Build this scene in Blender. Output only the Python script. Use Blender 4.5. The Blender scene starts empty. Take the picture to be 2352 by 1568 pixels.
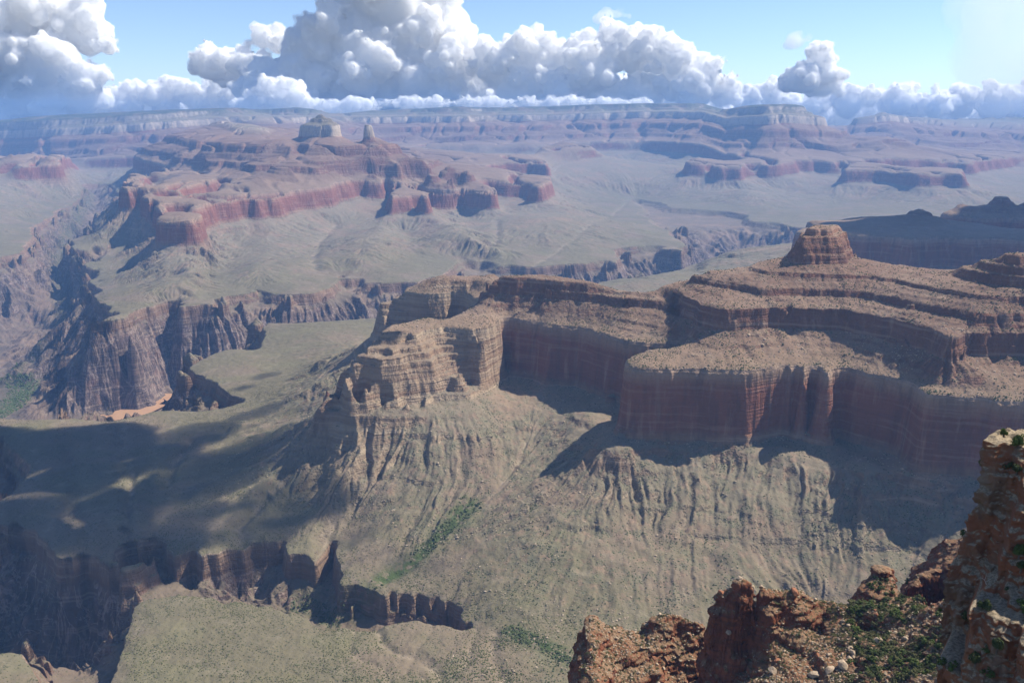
import bpy, math, random
import numpy as np
SC = bpy.context.scene
RAD = math.radians
QUAL = 1.0            # terrain resolution factor
# ------------------------------------------------------------------ camera, world, sun
PITCH = RAD(14.78)
FPX = 1907.0          # focal length for a picture 2352 wide
cam = bpy.data.cameras.new('camera'); camo = bpy.data.objects.new('camera', cam)
SC.collection.objects.link(camo); SC.camera = camo
cam.sensor_width = 36.0; cam.lens = 36.0 * FPX / 2352.0
cam.clip_start = 1.0; cam.clip_end = 300000.0
camo.location = (0, 0, 0); camo.rotation_euler = (math.pi / 2 - PITCH, 0, 0)
SUN_EL = RAD(50.0); SUN_AZ = RAD(19.0)   # direction to the sun: right of the view and a little forward
sun_dir = np.array([math.cos(SUN_EL) * math.cos(SUN_AZ), math.cos(SUN_EL) * math.sin(SUN_AZ), math.sin(SUN_EL)])
W = bpy.data.worlds.new('World'); SC.world = W; W.use_nodes = True
nt = W.node_tree; nt.nodes.clear()
sky = nt.nodes.new('ShaderNodeTexSky'); sky.sky_type = 'NISHITA'; sky.sun_disc = False
sky.sun_elevation = SUN_EL; sky.sun_rotation = RAD(90) - SUN_AZ
sky.altitude = 2100; sky.air_density = 1.0; sky.dust_density = 0.1; sky.ozone_density = 3.0
bg = nt.nodes.new('ShaderNodeBackground'); bg.inputs[1].default_value = 0.082
out = nt.nodes.new('ShaderNodeOutputWorld')
tint = nt.nodes.new('ShaderNodeMixRGB'); tint.blend_type = 'MULTIPLY'; tint.inputs[0].default_value = 1.0; tint.inputs[2].default_value = (1.07, 1.05, 1.10, 1)
nt.links.new(sky.outputs[0], tint.inputs[1]); nt.links.new(tint.outputs[0], bg.inputs[0]); nt.links.new(bg.outputs[0], out.inputs[0])
L = bpy.data.lights.new('sun', 'SUN'); Lo = bpy.data.objects.new('sun', L); SC.collection.objects.link(Lo)
L.energy = 4.5; L.angle = RAD(0.53); L.color = (1.0, 0.94, 0.83)
Lo.rotation_euler = (math.pi / 2 - SUN_EL, 0, math.pi / 2 + SUN_AZ)
SC.view_settings.view_transform = 'Standard'; SC.view_settings.look = 'None'
SC.view_settings.exposure = 0.9; SC.view_settings.gamma = 1.0
SC.render.engine = 'CYCLES'
cy = SC.cycles
cy.use_denoising = True; cy.max_bounces = 6; cy.diffuse_bounces = 3; cy.glossy_bounces = 1
cy.transmission_bounces = 2; cy.transparent_max_bounces = 8; cy.volume_bounces = 0
cy.caustics_reflective = False; cy.caustics_refractive = False

# ------------------------------------------------------------------ noise
def _hash(ix, iy, seed):
    h = (ix.astype(np.uint32) * np.uint32(374761393) + iy.astype(np.uint32) * np.uint32(668265263) + np.uint32(seed * 1274126177 & 0xffffffff))
    h = (h ^ (h >> np.uint32(13))) * np.uint32(1274126177)
    h = (h ^ (h >> np.uint32(16))) * np.uint32(2246822519)
    return h ^ (h >> np.uint32(15))
_GA = np.arange(256) * (2 * np.pi / 256)
_GX = np.cos(_GA).astype(np.float32); _GY = np.sin(_GA).astype(np.float32)
def perlin(x, y, seed=0):
    x0 = np.floor(x); y0 = np.floor(y)
    fx = (x - x0).astype(np.float32); fy = (y - y0).astype(np.float32)
    ix = x0.astype(np.int64); iy = y0.astype(np.int64)
    ux = fx * fx * fx * (fx * (fx * 6 - 15) + 10); uy = fy * fy * fy * (fy * (fy * 6 - 15) + 10)
    def g(dx, dy):
        k = _hash(ix + dx, iy + dy, seed) & np.uint32(255)
        return _GX[k] * (fx - dx) + _GY[k] * (fy - dy)
    a = g(0, 0); b = g(1, 0); c = g(0, 1); d = g(1, 1)
    a += ux * (b - a); c += ux * (d - c)
    return (a + uy * (c - a)) * np.float32(1.5)
def fbm(x, y, lam, octs=3, gain=0.5, seed=0):
    r = 0; a = 1.0
    for o in range(octs):
        r = r + a * perlin(x / lam + 17.3 * o, y / lam - 9.1 * o, seed + o); a *= gain; lam *= 0.48
    return r
def sstep(a, b, x):
    t = np.clip((x - a) / (b - a), 0, 1); return t * t * (3 - 2 * t)

# ------------------------------------------------------------------ picture -> place
CP, SP = math.cos(PITCH), math.sin(PITCH)
def ray(px, py):
    a = (px - 1176.0) / FPX; b = (784.0 - py) / FPX
    return a, CP + b * SP, -SP + b * CP
def dzone(x, y):
    """regional tilt of the beds (rise to the north, i.e. left and far)"""
    x = np.asarray(x, float); y = np.asarray(y, float)
    n = -0.73 * x + 0.68 * y
    az = np.arctan2(x, y)
    near = sstep(0.10, -0.02, az) * sstep(4600, 5500, n)
    d = -70 * near * sstep(6900, 6000, n) + 62 * sstep(5900, 6900, n) + 150 * sstep(9200, 12800, n)
    F = sstep(10500, 13200, y)
    prof = np.interp(np.degrees(az), [-40, -35, -30.8, -24, -18, -9, 0, 9, 12.4, 14, 17.5, 21, 23.7, 27, 31, 40], [-120, -90, -60, 60, 190, 190, 222, 282, 262, 150, 206, 140, 232, 120, 60, 40])
    return d * (1 - F) + prof * F
# ------------------------------------------------------------------ the beds, bottom to top: (top height, softness)
RT, RB, TT, TB = -570., -730., -955., -1010.
beds = [(-1420, -1010, 1.0), (-1010, -990, .10), (-990, -985, .6), (-985, -955, .12),
        (-955, -925, 1.5), (-925, -872, 1.25), (-872, -864, .3), (-864, -838, 1.0), (-838, -834.5, .25), (-834.5, -800, 1.0),
        (-800, -788, .4), (-788, -770, .9), (-770, -758, .35), (-758, -742, .85), (-742, -728, .18), (-728, -722, .5),
        (-722, -612, .10), (-612, -609, .4), (-609, -578, .12), (-578, -574, .7), (-574, -570, .2),
        (-570, -556, 1.3), (-556, -553, .2), (-553, -542, 1.2), (-542, -538, .2), (-538, -525, 1.2), (-525, -522, .2), (-522, -512, 1.1), (-512, -490, .12), (-490, -487, .8), (-487, -462, .12),
        (-462, -451, 1.5), (-451, -448, .2), (-448, -440, 1.4), (-440, -430, .15), (-430, -428, .8), (-428, -424, .12), (-424, -416, 1.4), (-416, -413.5, .2), (-413.5, -407, 1.4), (-407, -404.5, .2), (-404.5, -402, 1.4), (-402, -393, .15),
        (-393, -385, 1.3), (-385, -382.5, .2), (-382.5, -375, 1.3), (-375, -352, .12), (-352, -349, .8), (-349, -330, .12), (-330, -328, .8), (-328, -306, .12),
        (-306, -303, 1.5), (-303, -286, .12), (-286, -262, 1.3), (-262, -256, .3), (-256, -212, 1.2),
        (-212, -160, .13), (-160, -157, .5), (-157, -95, .13), (-95, -60, 1.2), (-60, -30, .2), (-30, -18, 1.0), (-18, 35, .16), (35, 60, .6), (60, 500, 4.5)]
_h = [beds[0][0]]; _u = [0.0]
for b0, b1, sft in beds:
    _h.append(b1); _u.append(_u[-1] + (b1 - b0) * sft)
TH = np.array(_h, float); TU = np.array(_u, float)
TU -= np.interp(TT, TH, TU)
_k = [k for k, h in enumerate(TH) if not (h in (-872., -864., -556., -553., -542., -538., -525., -522., -256., -262., -788., -770., -985., -990., -451., -448., -416., -413.5, -407., -404.5, -385., -382.5, -838., -834.5))]
TH2 = TH[_k]; TU2 = TU[_k]
_a, _b = float(np.interp(RB + 8, TH, TU)), float(np.interp(RT, TH, TU))
_h3 = [RB + 8]; _u3 = [_a]; _n = 11; _rg = random.Random(4); _wt = [_rg.uniform(.6, 1.5) for _ in range(_n)]; _ws = sum(_wt)
for w_ in _wt:
    f_ = w_ / _ws; h0, u0 = _h3[-1], _u3[-1]; dh = (RT - RB - 8) * f_; du = (_b - _a) * f_
    _h3 += [h0 + dh * .72, h0 + dh]; _u3 += [u0 + du * .15, u0 + du]
_lo = TH < RB + 8; _hi = TH > RT
TH3 = np.concatenate([TH[_lo], _h3, TH[_hi]]); TU3 = np.concatenate([TU[_lo], _u3, TU[_hi]])
STEPPED = [(-230, 2230, 260), (-330, 2100, 160), (-330, 2880, 260), (-150, 2860, 220)]
def h2u(s): return np.interp(s, TH, TU, left=None) + np.minimum(np.asarray(s) - TH[0], 0)
def u2h(u): return np.interp(u, TU, TH) + np.minimum(u - TU[0], 0)
# ------------------------------------------------------------------ control points traced from the photograph
PX = []; PU = []
def put(x, y, u):
    PX.append((x, y)); PU.append(u)
def hit_s(px, py, s):
    a, b, c = ray(px, py)
    h = s; D = None
    for it in range(60):
        Dn = h / c * b
        Dn = min(max(Dn, 300), 20000)
        D = Dn if D is None else 0.6 * D + 0.4 * Dn
        h = s + float(dzone(D * a / b, D))
    return D * a / b, D
def hit_d(px, py, D):
    a, b, c = ray(px, py)
    return D * a / b, D, D * c / b
def C(i, j, *p): return [(784 * i + x / 3.0, 522.667 * j + y / 3.0) for x, y in p]
def dense(P, step=0.012):
    """resample a world polyline, step relative to distance"""
    o = []
    for (x0, y0, *e0), (x1, y1, *e1) in zip(P[:-1], P[1:]):
        d = math.hypot(x1 - x0, y1 - y0); r = math.hypot((x0 + x1) / 2, (y0 + y1) / 2)
        n = max(1, int(d / (r * step)))
        for k in range(n):
            t = k / n; o.append((x0 + (x1 - x0) * t, y0 + (y1 - y0) * t, *[p + (q - p) * t for p, q in zip(e0, e1)]))
    o.append(tuple(P[-1])); return o
def rim_world(P, top, base, sheer=1.0, inner=True):
    P = dense(P); n = len(P); ut = float(h2u(top)); ub = float(h2u(base))
    for k in range(n):
        x, y = P[k][:2]; put(x, y, ut)
        if sheer <= 0: continue
        a = P[max(k - 1, 0)]; b = P[min(k + 1, n - 1)]
        dx, dy = b[0] - a[0], b[1] - a[1]; l = math.hypot(dx, dy) or 1
        nx, ny = dy / l, -dx / l
        w = max(14, 0.0075 * math.hypot(x, y)) * sheer
        nr_ = math.hypot(x, y) < 3000
        if k % 2 == 0 or nr_: put(x + nx * w, y + ny * w, ub - 2)
        if inner and (k % 2 or nr_): put(x - nx * w * 1.3, y - ny * w * 1.3, ut + 6)
def RIM(pts, top=RT, base=RB, sheer=1.0):
    rim_world([hit_s(px, py, top) for px, py in pts], top, base, sheer)
def RIMD(pts, top, base, sheer=1.0):
    rim_world([hit_d(*p)[:2] for p in pts], top, base, sheer)
def LZ(pts):          # points with a height in the beds
    P = [(*hit_s(px, py, s), s) for px, py, s in pts]
    for x, y, s in dense(P, 0.02): put(x, y, float(h2u(s)))
def PZ(pts):
    for px, py, s in pts: put(*hit_s(px, py, s), float(h2u(s)))
def LD(pts, line=True):  # points with a forward distance
    P = [hit_d(*p) for p in pts]
    for x, y, h in (dense(P, 0.02) if line else P): put(x, y, float(h2u(h - float(dzone(x, y)))))
def LDW(pts, w):
    P = [hit_d(*p) for p in pts]
    P = dense(P, 0.012)
    for k, (x, y, h) in enumerate(P):
        a = P[max(k - 1, 0)]; b = P[min(k + 1, len(P) - 1)]; dx, dy = b[0] - a[0], b[1] - a[1]; l = math.hypot(dx, dy) or 1
        for q_ in (-1, 0, 1):
            X, Y = x - dy / l * w * q_, y + dx / l * w * q_
            put(X, Y, float(h2u(h - float(dzone(X, Y)))) - abs(q_) * .6)
def PW(pts):
    for x, y, s in pts: put(x, y, float(h2u(s)))

def trace_all():
    # --- near mesa: Redwall rim, alcoves and the blunt nose
    back = C(1, 1, (830, 440), (885, 480), (945, 500), (900, 535), (835, 570), (790, 605), (700, 635), (600, 628), (560, 630))
    RIM(back)
    RIM([(934, 760), (971, 746), (1017, 743), (1050, 748), (1075, 754), (1105, 757)], sheer=0)
    RIM([(1112, 757), (1120, 750), (1150, 737), (1167, 731), (1197, 736), (1230, 739), (1250, 746), (1285, 749), (1334, 753), (1357, 759), (1381, 764), (1417, 776), (1450, 786), (1484, 789), (1520, 790), (1551, 795),
         (1530, 799), (1500, 803), (1467, 812), (1447, 822), (1439, 834), (1454, 845), (1484, 848), (1568, 846), (1620, 849), (1668, 851), (1705, 853), (1755, 846), (1801, 842), (1845, 840), (1851, 848), (1868, 840), (1900, 858), (1912, 845), (1935, 844), (1995, 860), (2035, 866), (2088, 879), (2135, 906), (2168, 911), (2251, 914), (2285, 920), (2352, 921), (2420, 930)])
    rim_world([(1160, 1640), (1330, 1500), (1480, 1250), (1450, 900), (1100, 600), (500, 470), (0, 470), (-700, 480), (-1600, 700)], RT, RB, 1.5)
    LZ([(765, 912, -715), (830, 920, -722), (931, 922, -722), (975, 910, -718), (1000, 900, -718), (1085, 880, -724)])
    LZ([(790, 880, -672), (830, 885, -680), (880, 870, -668), (940, 850, -655), (1000, 832, -640), (1060, 840, -655)])
    LZ([(880, 815, -615), (940, 790, -600), (1000, 782, -600), (1060, 790, -612), (1095, 805, -630)])
    LZ([(795, 903, -698), (850, 902, -702), (905, 900, -700), (950, 885, -692)])
    LZ([(740, 945, -775), (830, 950, -765), (930, 948, -760), (1000, 925, -745)])
    LDW([(945, 746, 2340), (917, 763, 2261), (880, 790, 2200), (850, 810, 2170), (820, 830, 2150), (790, 845, 2140), (770, 870, 2130), (765, 905, 2110)], 42)
    LDW([(1131, 637, 2880), (1050, 639, 2900), (1010, 636, 2900), (967, 651, 2890), (920, 675, 2880), (880, 695, 2860)], 40)
    LD([(900, 745, 2830), (951, 745, 2800), (1010, 745, 2790), (1050, 735, 2790)], False)
    # crest of the near mesa and its butte
    LD([(1885, 526, 2330), (1900, 527, 2330)], False)
    RIMD([(1860, 527, 2370), (1863, 530, 2300), (1890, 530, 2296), (1912, 530, 2300), (1917, 528, 2370)], -286., -303., .35)
    RIMD([(1830, 541, 2390), (1842, 546, 2285), (1890, 547, 2275), (1930, 548, 2282), (1940, 546, 2390)], -306., -375., 1.5)
    LD([(1965, 590, 2330), (1990, 600, 2310), (2060, 613, 2260), (2118, 627, 2215), (2170, 619, 2150), (2210, 615, 2100)])
    LD([(2210, 615, 2100), (2235, 608, 2070), (2262, 597, 2040), (2300, 588, 2010), (2352, 578, 1980), (2450, 565, 1930)])
    LD([(1800, 582, 2370), (1720, 615, 2350), (1640, 626, 2340), (1560, 665, 2330), (1500, 685, 2330), (1440, 704, 2330), (1350, 690, 2390), (1280, 678, 2440), (1230, 665, 2470), (1180, 651, 2500), (1130, 650, 2530), (1095, 660, 2570)])
    # stepped bands on the right of the mesa
    RIM([(1600, 700), (1660, 712), (1700, 713), (1780, 708), (1850, 710), (1930, 712), (2000, 725), (2080, 740), (2130, 752), (2190, 775), (2230, 765), (2300, 765), (2352, 768), (2430, 772)], -462., -512., 0.6)
    RIM([(1690, 648), (1760, 663), (1830, 661), (1900, 664), (1980, 668), (2060, 685), (2140, 700), (2210, 712), (2250, 722), (2352, 722), (2430, 726)], -424., -440., 0.5)
    # mesa back side (hidden)
    PW([(300, 2800, RB), (600, 2760, RB), (1000, 2800, RB), (1400, 2700, RB), (0, 2950, RB - 40), (500, 3200, -930), (1200, 3300, -930), (-300, 3300, -940), (1900, 3000, -900), (1300, 1950, -420), (1500, 1800, -380), (1800, 2000, -350), (1900, 1500, -400), (1700, 2400, -520), (2300, 2300, -400), (400, 2600, -600), (900, 2610, -560), (1300, 2560, -520)])
    # talus, spurs and washes in front of it
    LZ([(940, 940, -748), (945, 1000, -790), (935, 1060, -840), (920, 1120, -880), (900, 1200, -915), (880, 1290, -945)])
    PZ([(1100, 872, -722), (1250, 862, -714), (1400, 884, -695), (1150, 1000, -800), (1050, 1000, -790), (1350, 950, -748), (1060, 1100, -862), (620, 1180, -944)])
    LZ([(738, 965, -790), (705, 990, -835), (630, 1060, -903), (570, 1150, -927), (525, 1230, -941)])
    LZ([(828, 980, -782), (812, 1020, -815), (800, 1050, -842), (745, 1150, -908), (705, 1235, -938)])
    LZ([(772, 995, -818), (745, 1060, -878), (700, 1150, -933), (660, 1225, -948)])
    LZ([(872, 1035, -828), (840, 1120, -893), (795, 1205, -944)])
    LZ([(560, 960, -922), (480, 1040, -934), (440, 1120, -940), (390, 1200, -945)])
    LZ([(520, 1000, -941), (450, 1100, -949)])
    LZ([(1290, 920, -755), (1230, 970, -785), (1180, 1080, -847), (1120, 1150, -882), (1060, 1200, -904), (1000, 1250, -927), (940, 1300, -946), (885, 1340, -958)])
    LZ([(1405, 1010, -735), (1370, 1060, -780), (1325, 1115, -826), (1320, 1165, -850), (1220, 1270, -895), (1100, 1350, -930)])
    PZ([(1430, 990, -728), (1600, 1000, -735), (1800, 1030, -745), (2000, 1060, -735), (2300, 1110, -728), (1600, 1100, -800), (1500, 1200, -862), (1650, 1250, -875), (1750, 1150, -815), (2000, 1140, -792), (2090, 1250, -862), (2200, 1200, -815), (1500, 1400, -918), (1700, 1350, -905), (1300, 1430, -928), (1200, 1400, -925), (1400, 1300, -895), (2050, 1350, -905)])
    LZ([(1900, 1120, -790), (1840, 1200, -842), (1830, 1290, -892), (1870, 1370, -930), (1880, 1420, -940)])
    # near Tonto platform in shade
    PZ([(650, 960, -905), (500, 1000, -935), (300, 1020, -948), (100, 1050, -950), (300, 1150, -948), (500, 1180, -946), (150, 1180, -952), (600, 1230, -944), (60, 1130, -950), (700, 850, -925), (780, 790, -900), (640, 820, -938)])
    RIM([(1781, 577), (1701, 581), (1638, 583), (1604, 603), (1568, 618), (1471, 639), (1397, 644), (1351, 656), (1304, 683)], TT, TB)
    PW([(-180, 4300, TT), (-450, 4230, TT), (-750, 4100, TT), (-500, 3700, -948), (200, 4000, -945), (1000, 4200, -948), (1500, 4800, -948), (600, 4500, -950)])
    RIM([(840, 731), (760, 737), (677, 742), (610, 742), (605, 775), (603, 796), (580, 804), (553, 800), (503, 806), (443, 834), (430, 850), (470, 868), (493, 876), (533, 904), (567, 918), (520, 935), (467, 943), (353, 945), (317, 954), (233, 966), (167, 958), (83, 963), (0, 960), (-80, 960)], TT, TB)
    # the side gorge at the lower left: north rim, south rim, floor
    RIM([(-60, 1190), (0, 1202), (53, 1212), (80, 1215), (100, 1240), (137, 1285), (200, 1282), (233, 1288), (273, 1308), (290, 1312), (330, 1298), (363, 1282), (393, 1275), (450, 1272), (493, 1275), (510, 1262), (553, 1258), (577, 1245), (640, 1245), (653, 1242), (663, 1272), (693, 1275), (720, 1285), (770, 1240), (785, 1345), (828, 1345), (854, 1355), (868, 1362), (884, 1373), (917, 1369), (950, 1373), (990, 1376), (1017, 1385), (1051, 1391), (1056, 1402), (1068, 1424), (1082, 1432)], TT, TB, 0.8)
    RIM([(1076, 1440), (1050, 1438), (1020, 1434), (997, 1433), (964, 1427), (924, 1429), (894, 1438), (861, 1442), (847, 1448), (817, 1442), (784, 1442), (753, 1445), (730, 1442), (710, 1422), (687, 1410), (647, 1404), (620, 1394), (587, 1392), (540, 1382), (520, 1387), (493, 1373), (463, 1367), (410, 1367), (367, 1370), (327, 1377), (313, 1392), (300, 1432), (283, 1472), (267, 1512), (247, 1568), (235, 1610)], TT, TB, 0.8)
    RIM([(90, 1600), (87, 1568), (67, 1538), (50, 1512), (33, 1499), (0, 1497), (-60, 1490)], TT, -975., 0.8)
    LZ([(100, 1560, -1215), (160, 1535, -1200), (260, 1480, -1140), (330, 1420, -1110)])
    LZ([(330, 1420, -1110), (400, 1395, -1090), (500, 1375, -1065), (620, 1370, -1045), (700, 1395, -1035), (780, 1415, -1025), (860, 1420, -1016), (1000, 1425, -1010), (1056, 1432, -990)])
    PZ([(40, 1450, -1160), (-60, 1480, -1220), (100, 1350, -1070), (215, 1400, -1085)])
    PW([(-1500, 1750, -1240), (-2200, 1900, -1270), (-2600, 2300, -1320), (-1100, 1250, -945), (-1500, 1300, -930), (-900, 1000, -900), (-1700, 1000, -850)])
    PZ([(600, 1450, -948), (400, 1500, -950), (900, 1500, -944), (1100, 1500, -932), (1250, 1470, -925), (700, 1550, -942)])
    PW([(0, 1050, -915), (0, 850, -810), (-400, 900, -850), (400, 950, -860), (800, 950, -820), (750, 1200, -900), (1150, 1300, -760), (-800, 800, -800), (0, 650, -735), (900, 1350, -860)])
    # --- inner gorge: river and the creek that joins it
    def riv(*p):
        P = []
        for px, D in p:
            lo, hi = 300.0, 1500.0
            for _ in range(40):
                mid = (lo + hi) / 2
                if hit_d(px, mid, D)[2] > -1392: lo = mid
                else: hi = mid
            P.append((*hit_d(px, mid, D)[:2], -1392.))
        return P
    R = riv((-600, 3100), (-300, 3350), (0, 3580), (200, 3700), (315, 3905), (375, 4090), (450, 4060), (550, 4150), (650, 4220), (750, 4300), (850, 4430), (950, 4600), (1050, 4780), (1150, 4980), (1250, 5130), (1350, 5270), (1450, 5480), (1550, 5850), (1620, 6500), (1680, 7200), (1760, 7500), (1900, 7200), (2100, 6900), (2500, 6500))
    def floor_line(R, w):
        Q = dense(R, 0.014)
        for k, (x, y, s) in enumerate(Q):
            a = Q[max(k - 1, 0)]; b = Q[min(k + 1, len(Q) - 1)]; dx, dy = b[0] - a[0], b[1] - a[1]; l = math.hypot(dx, dy) or 1
            for q_ in (-1, 0, 1): put(x - dy / l * w * q_, y + dx / l * w * q_, float(h2u(s)))
    floor_line(R, 82.0)
    for px_ in (312, 330, 348, 366, 384):
        for D_, h_ in ((3780, -1375), (3640, -1345), (3450, -1280), (3250, -1205), (3050, -1125)):
            a_, b_, c_ = ray(px_, 930); put(D_ * a_ / b_, D_, float(h2u(h_ - (px_ - 348) * .25)))
    global RIVER; RIVER = R
    def LH(pts):
        P = []
        for px, py, h in pts:
            a, b, c = ray(px, py); D = h / c * b; x, y = D * a / b, D
            P.append((x, y, h - float(dzone(x, y))))
        for x, y, s in dense(P, 0.02): put(x, y, float(h2u(s)))
        return P
    global CREEK
    CREEK = LH([(-80, 990, -1385), (20, 937, -1375), (60, 893, -1363), (35, 862, -1352), (68, 836, -1340), (110, 800, -1320), (140, 762, -1290), (148, 735, -1265), (145, 700, -1240), (138, 665, -1215), (136, 625, -1190), (143, 590, -1160), (145, 565, -1135), (158, 545, -1100), (175, 520, -1060), (190, 495, -1020), (205, 470, -985), (212, 448, -960)])
    floor_line([p for p in CREEK if p[1] < 4300], 55.0)
    LD([(195, 430, 12300), (160, 400, 12900), (120, 365, 13600)])
    # spurs of schist above the river
    def LHs(pts): LH(pts)
    LHs([(80, 965, -1370), (150, 905, -1290), (190, 870, -1230), (225, 800, -1140), (260, 775, -1075)])
    LHs([(250, 940, -1360), (285, 880, -1270), (320, 830, -1170), (330, 780, -1090)])
    LHs([(400, 870, -1330), (395, 800, -1210), (400, 745, -1080)])
    LHs([(170, 780, -1200), (200, 740, -1110)])
    PZ([(10, 720, -1230), (60, 650, -1110), (90, 700, -1180), (30, 790, -1290), (100, 610, -1090), (20, 640, -1060)])
    # Tonto rim north of the river
    RIM(C(0, 1, (690, 20), (560, 60), (520, 100), (500, 150), (600, 165), (690, 130), (790, 105), (700, 210), (570, 240), (640, 270), (715, 290), (680, 340), (600, 365), (690, 430), (630, 490), (700, 520), (780, 545), (740, 610), (690, 655), (790, 660), (880, 648), (890, 600), (950, 565), (1060, 540), (1150, 530), (1250, 520), (1380, 515), (1480, 528), (1475, 482), (1560, 470), (1680, 458), (1740, 430), (1790, 430), (1850, 450), (2000, 465), (2150, 455), (2230, 425), (2270, 415), (2352, 335))
        + C(1, 1, (70, 345), (150, 355), (170, 385), (350, 380), (540, 375), (600, 345), (660, 340), (740, 280), (830, 215), (900, 225), (960, 222), (1060, 258), (1130, 252), (1270, 272), (1400, 270), (1500, 262), (1700, 245), (1750, 228), (1900, 218), (1925, 240), (1870, 190), (1850, 150), (1960, 130), (2100, 122), (2200, 125), (2352, 140), (2390, 165)), TT, TB)
    RIM([(1575, 566), (1558, 545), (1530, 530), (1500, 515), (1470, 490), (1464, 456), (1522, 465), (1545, 478), (1580, 481), (1616, 483), (1660, 486), (1699, 493), (1697, 506), (1760, 509), (1801, 518), (1820, 522), (1900, 524), (2100, 526), (2400, 530)], TT, TB)
    RIM([(-80, 610), (0, 595), (45, 582), (57, 568), (75, 545), (92, 532), (80, 515), (100, 500), (130, 480), (150, 460)], TT, TB)
    PZ([(0, 570, -945), (0, 520, -900), (40, 480, -850), (80, 460, -850)])
    # --- middle massif: front butte, Redwall walls and spurs
    RIMD([(362, 497, 6050), (365, 504, 5760), (372, 505, 5720), (400, 502, 5700), (440, 501, 5720), (463, 505, 5760), (474, 497, 6050)], RT, RB, 0.8)
    LZ([(345, 588, -800), (430, 583, -795), (502, 561, -778)])
    RIM([(293, 433), (303, 418), (330, 398), (367, 396), (410, 391)], RT, RB, .8)
    RIM([(330, 455), (343, 433), (393, 430), (450, 421), (493, 414), (520, 399)], RT, RB, .8)
    RIM([(360, 480), (368, 466), (378, 462), (447, 463), (449, 476), (493, 457), (520, 452), (547, 447), (552, 425), (562, 420), (560, 440), (556, 449), (593, 450), (634, 450), (640, 446), (660, 442), (700, 432), (750, 423), (784, 419), (817, 415), (864, 413), (897, 415), (912, 421), (917, 428), (907, 437), (894, 447), (897, 449), (905, 448), (934, 446), (981, 444), (991, 448), (992, 440), (954, 430), (961, 424), (984, 418), (1017, 416), (1104, 417), (1134, 414), (1201, 419), (1234, 421), (1247, 424), (1252, 418), (1250, 405)], RT, RB, .8)
    RIM([(1094, 378), (1151, 373), (1200, 371), (1251, 371), (1262, 375), (1266, 368)], RT, RB, .8)
    LD([(853, 283, 8770), (845, 293, 8770), (863, 294, 8770), (838, 304, 8770), (871, 306, 8770), (853, 290, 8740), (853, 300, 8720), (853, 290, 8810), (858, 300, 8830)], False)
    for px_, D_, s_ in ((840, 8960, -290), (870, 8960, -310), (853, 9150, -360), (825, 9200, -330), (805, 9080, -245), (900, 9050, -330), (790, 9420, -300), (735, 9620, -265), (765, 9560, -280), (700, 9640, -270), (668, 9420, -265), (640, 9900, -290), (880, 9600, -420), (800, 9900, -400), (730, 10300, -380), (810, 8960, -238)):
        a_, b_, c_ = ray(px_, 300); put(D_ * a_ / b_, D_, float(h2u(s_)))
    LD([(826, 323, 8741), (853, 326, 8683), (882, 322, 8741), (900, 330, 8712), (935, 337, 8654), (955, 347, 8596), (985, 362, 8538), (1040, 377, 8509), (1085, 388, 8480), (1120, 405, 8422)])
    LD([(826, 323, 8741), (800, 320, 8886), (788, 313, 9060)])
    LD([(735, 262, 9234), (720, 268, 9234), (752, 270, 9234), (700, 282, 9234), (772, 280, 9234), (735, 268, 9180), (735, 268, 9300), (684, 297, 9190), (784, 298, 9180), (735, 285, 9120), (668, 312, 9147), (786, 312, 9118), (700, 312, 9089), (750, 314, 9060)], False)
    LD([(690, 313, 9292), (650, 323, 9582), (625, 314, 10200), (600, 292, 10700), (560, 285, 11284), (520, 283, 12076), (490, 290, 12868), (460, 298, 13660)])
    LD([(660, 340, 8944), (620, 352, 8828), (560, 350, 9060), (480, 348, 9408), (420, 350, 9964), (340, 345, 11416)])
    LD([(540, 392, 8300), (600, 402, 7850), (460, 402, 8300), (400, 408, 8600), (645, 420, 7420), (660, 402, 7680), (700, 402, 7780), (700, 380, 7950), (750, 394, 7930), (750, 371, 8100), (800, 387, 8130), (800, 363, 8290), (860, 387, 8190), (860, 361, 8340), (930, 391, 8130), (930, 363, 8320), (1000, 386, 8230), (1060, 393, 8230), (1130, 402, 8230)], False)
    LZ([(430, 583, -792), (445, 620, -860), (430, 660, -905), (405, 700, -940)])
    LZ([(632, 500, -745), (620, 540, -802), (603, 580, -852), (590, 620, -895), (580, 660, -930)])
    LZ([(560, 505, -765), (545, 545, -825), (528, 600, -885)])
    LZ([(884, 516, -765), (862, 550, -820), (832, 590, -885), (800, 630, -930)])
    LZ([(1000, 488, -748), (1040, 520, -790), (1090, 550, -840), (1150, 580, -900)])
    LZ([(1150, 474, -765), (1200, 500, -802), (1280, 530, -862), (1380, 560, -920)])
    LZ([(1060, 478, -765), (1085, 500, -815), (1120, 525, -855)])
    LZ([(500, 620, -912), (495, 680, -945)])
    LZ([(930, 610, -935), (940, 570, -905), (935, 530, -860)])
    LZ([(1250, 600, -945), (1230, 560, -912), (1190, 530, -865)])
    LZ([(720, 590, -905), (735, 560, -870), (770, 520, -830), (800, 490, -780)])
    LZ([(1130, 570, -915), (1100, 540, -880), (1060, 510, -830)])
    PZ([(660, 600, -905), (400, 650, -938), (330, 620, -915), (500, 600, -880),  (1450, 560, -945), (1000, 600, -945), (800, 620, -940), (250, 640, -940), (420, 700, -945), (300, 580, -880), (240, 540, -900), (290, 500, -840), (280, 470, -820)])
    # --- left butte beyond the creek
    RIM([(-60, 380), (0, 369), (30, 376), (43, 377), (83, 370), (103, 370), (110, 374), (115, 365)], RT, RB, .8)
    LD([(0, 314, 10000), (45, 318, 10000), (62, 335, 9900), (90, 352, 9800)])
    PZ([(0, 440, -800), (100, 430, -830)])
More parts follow.
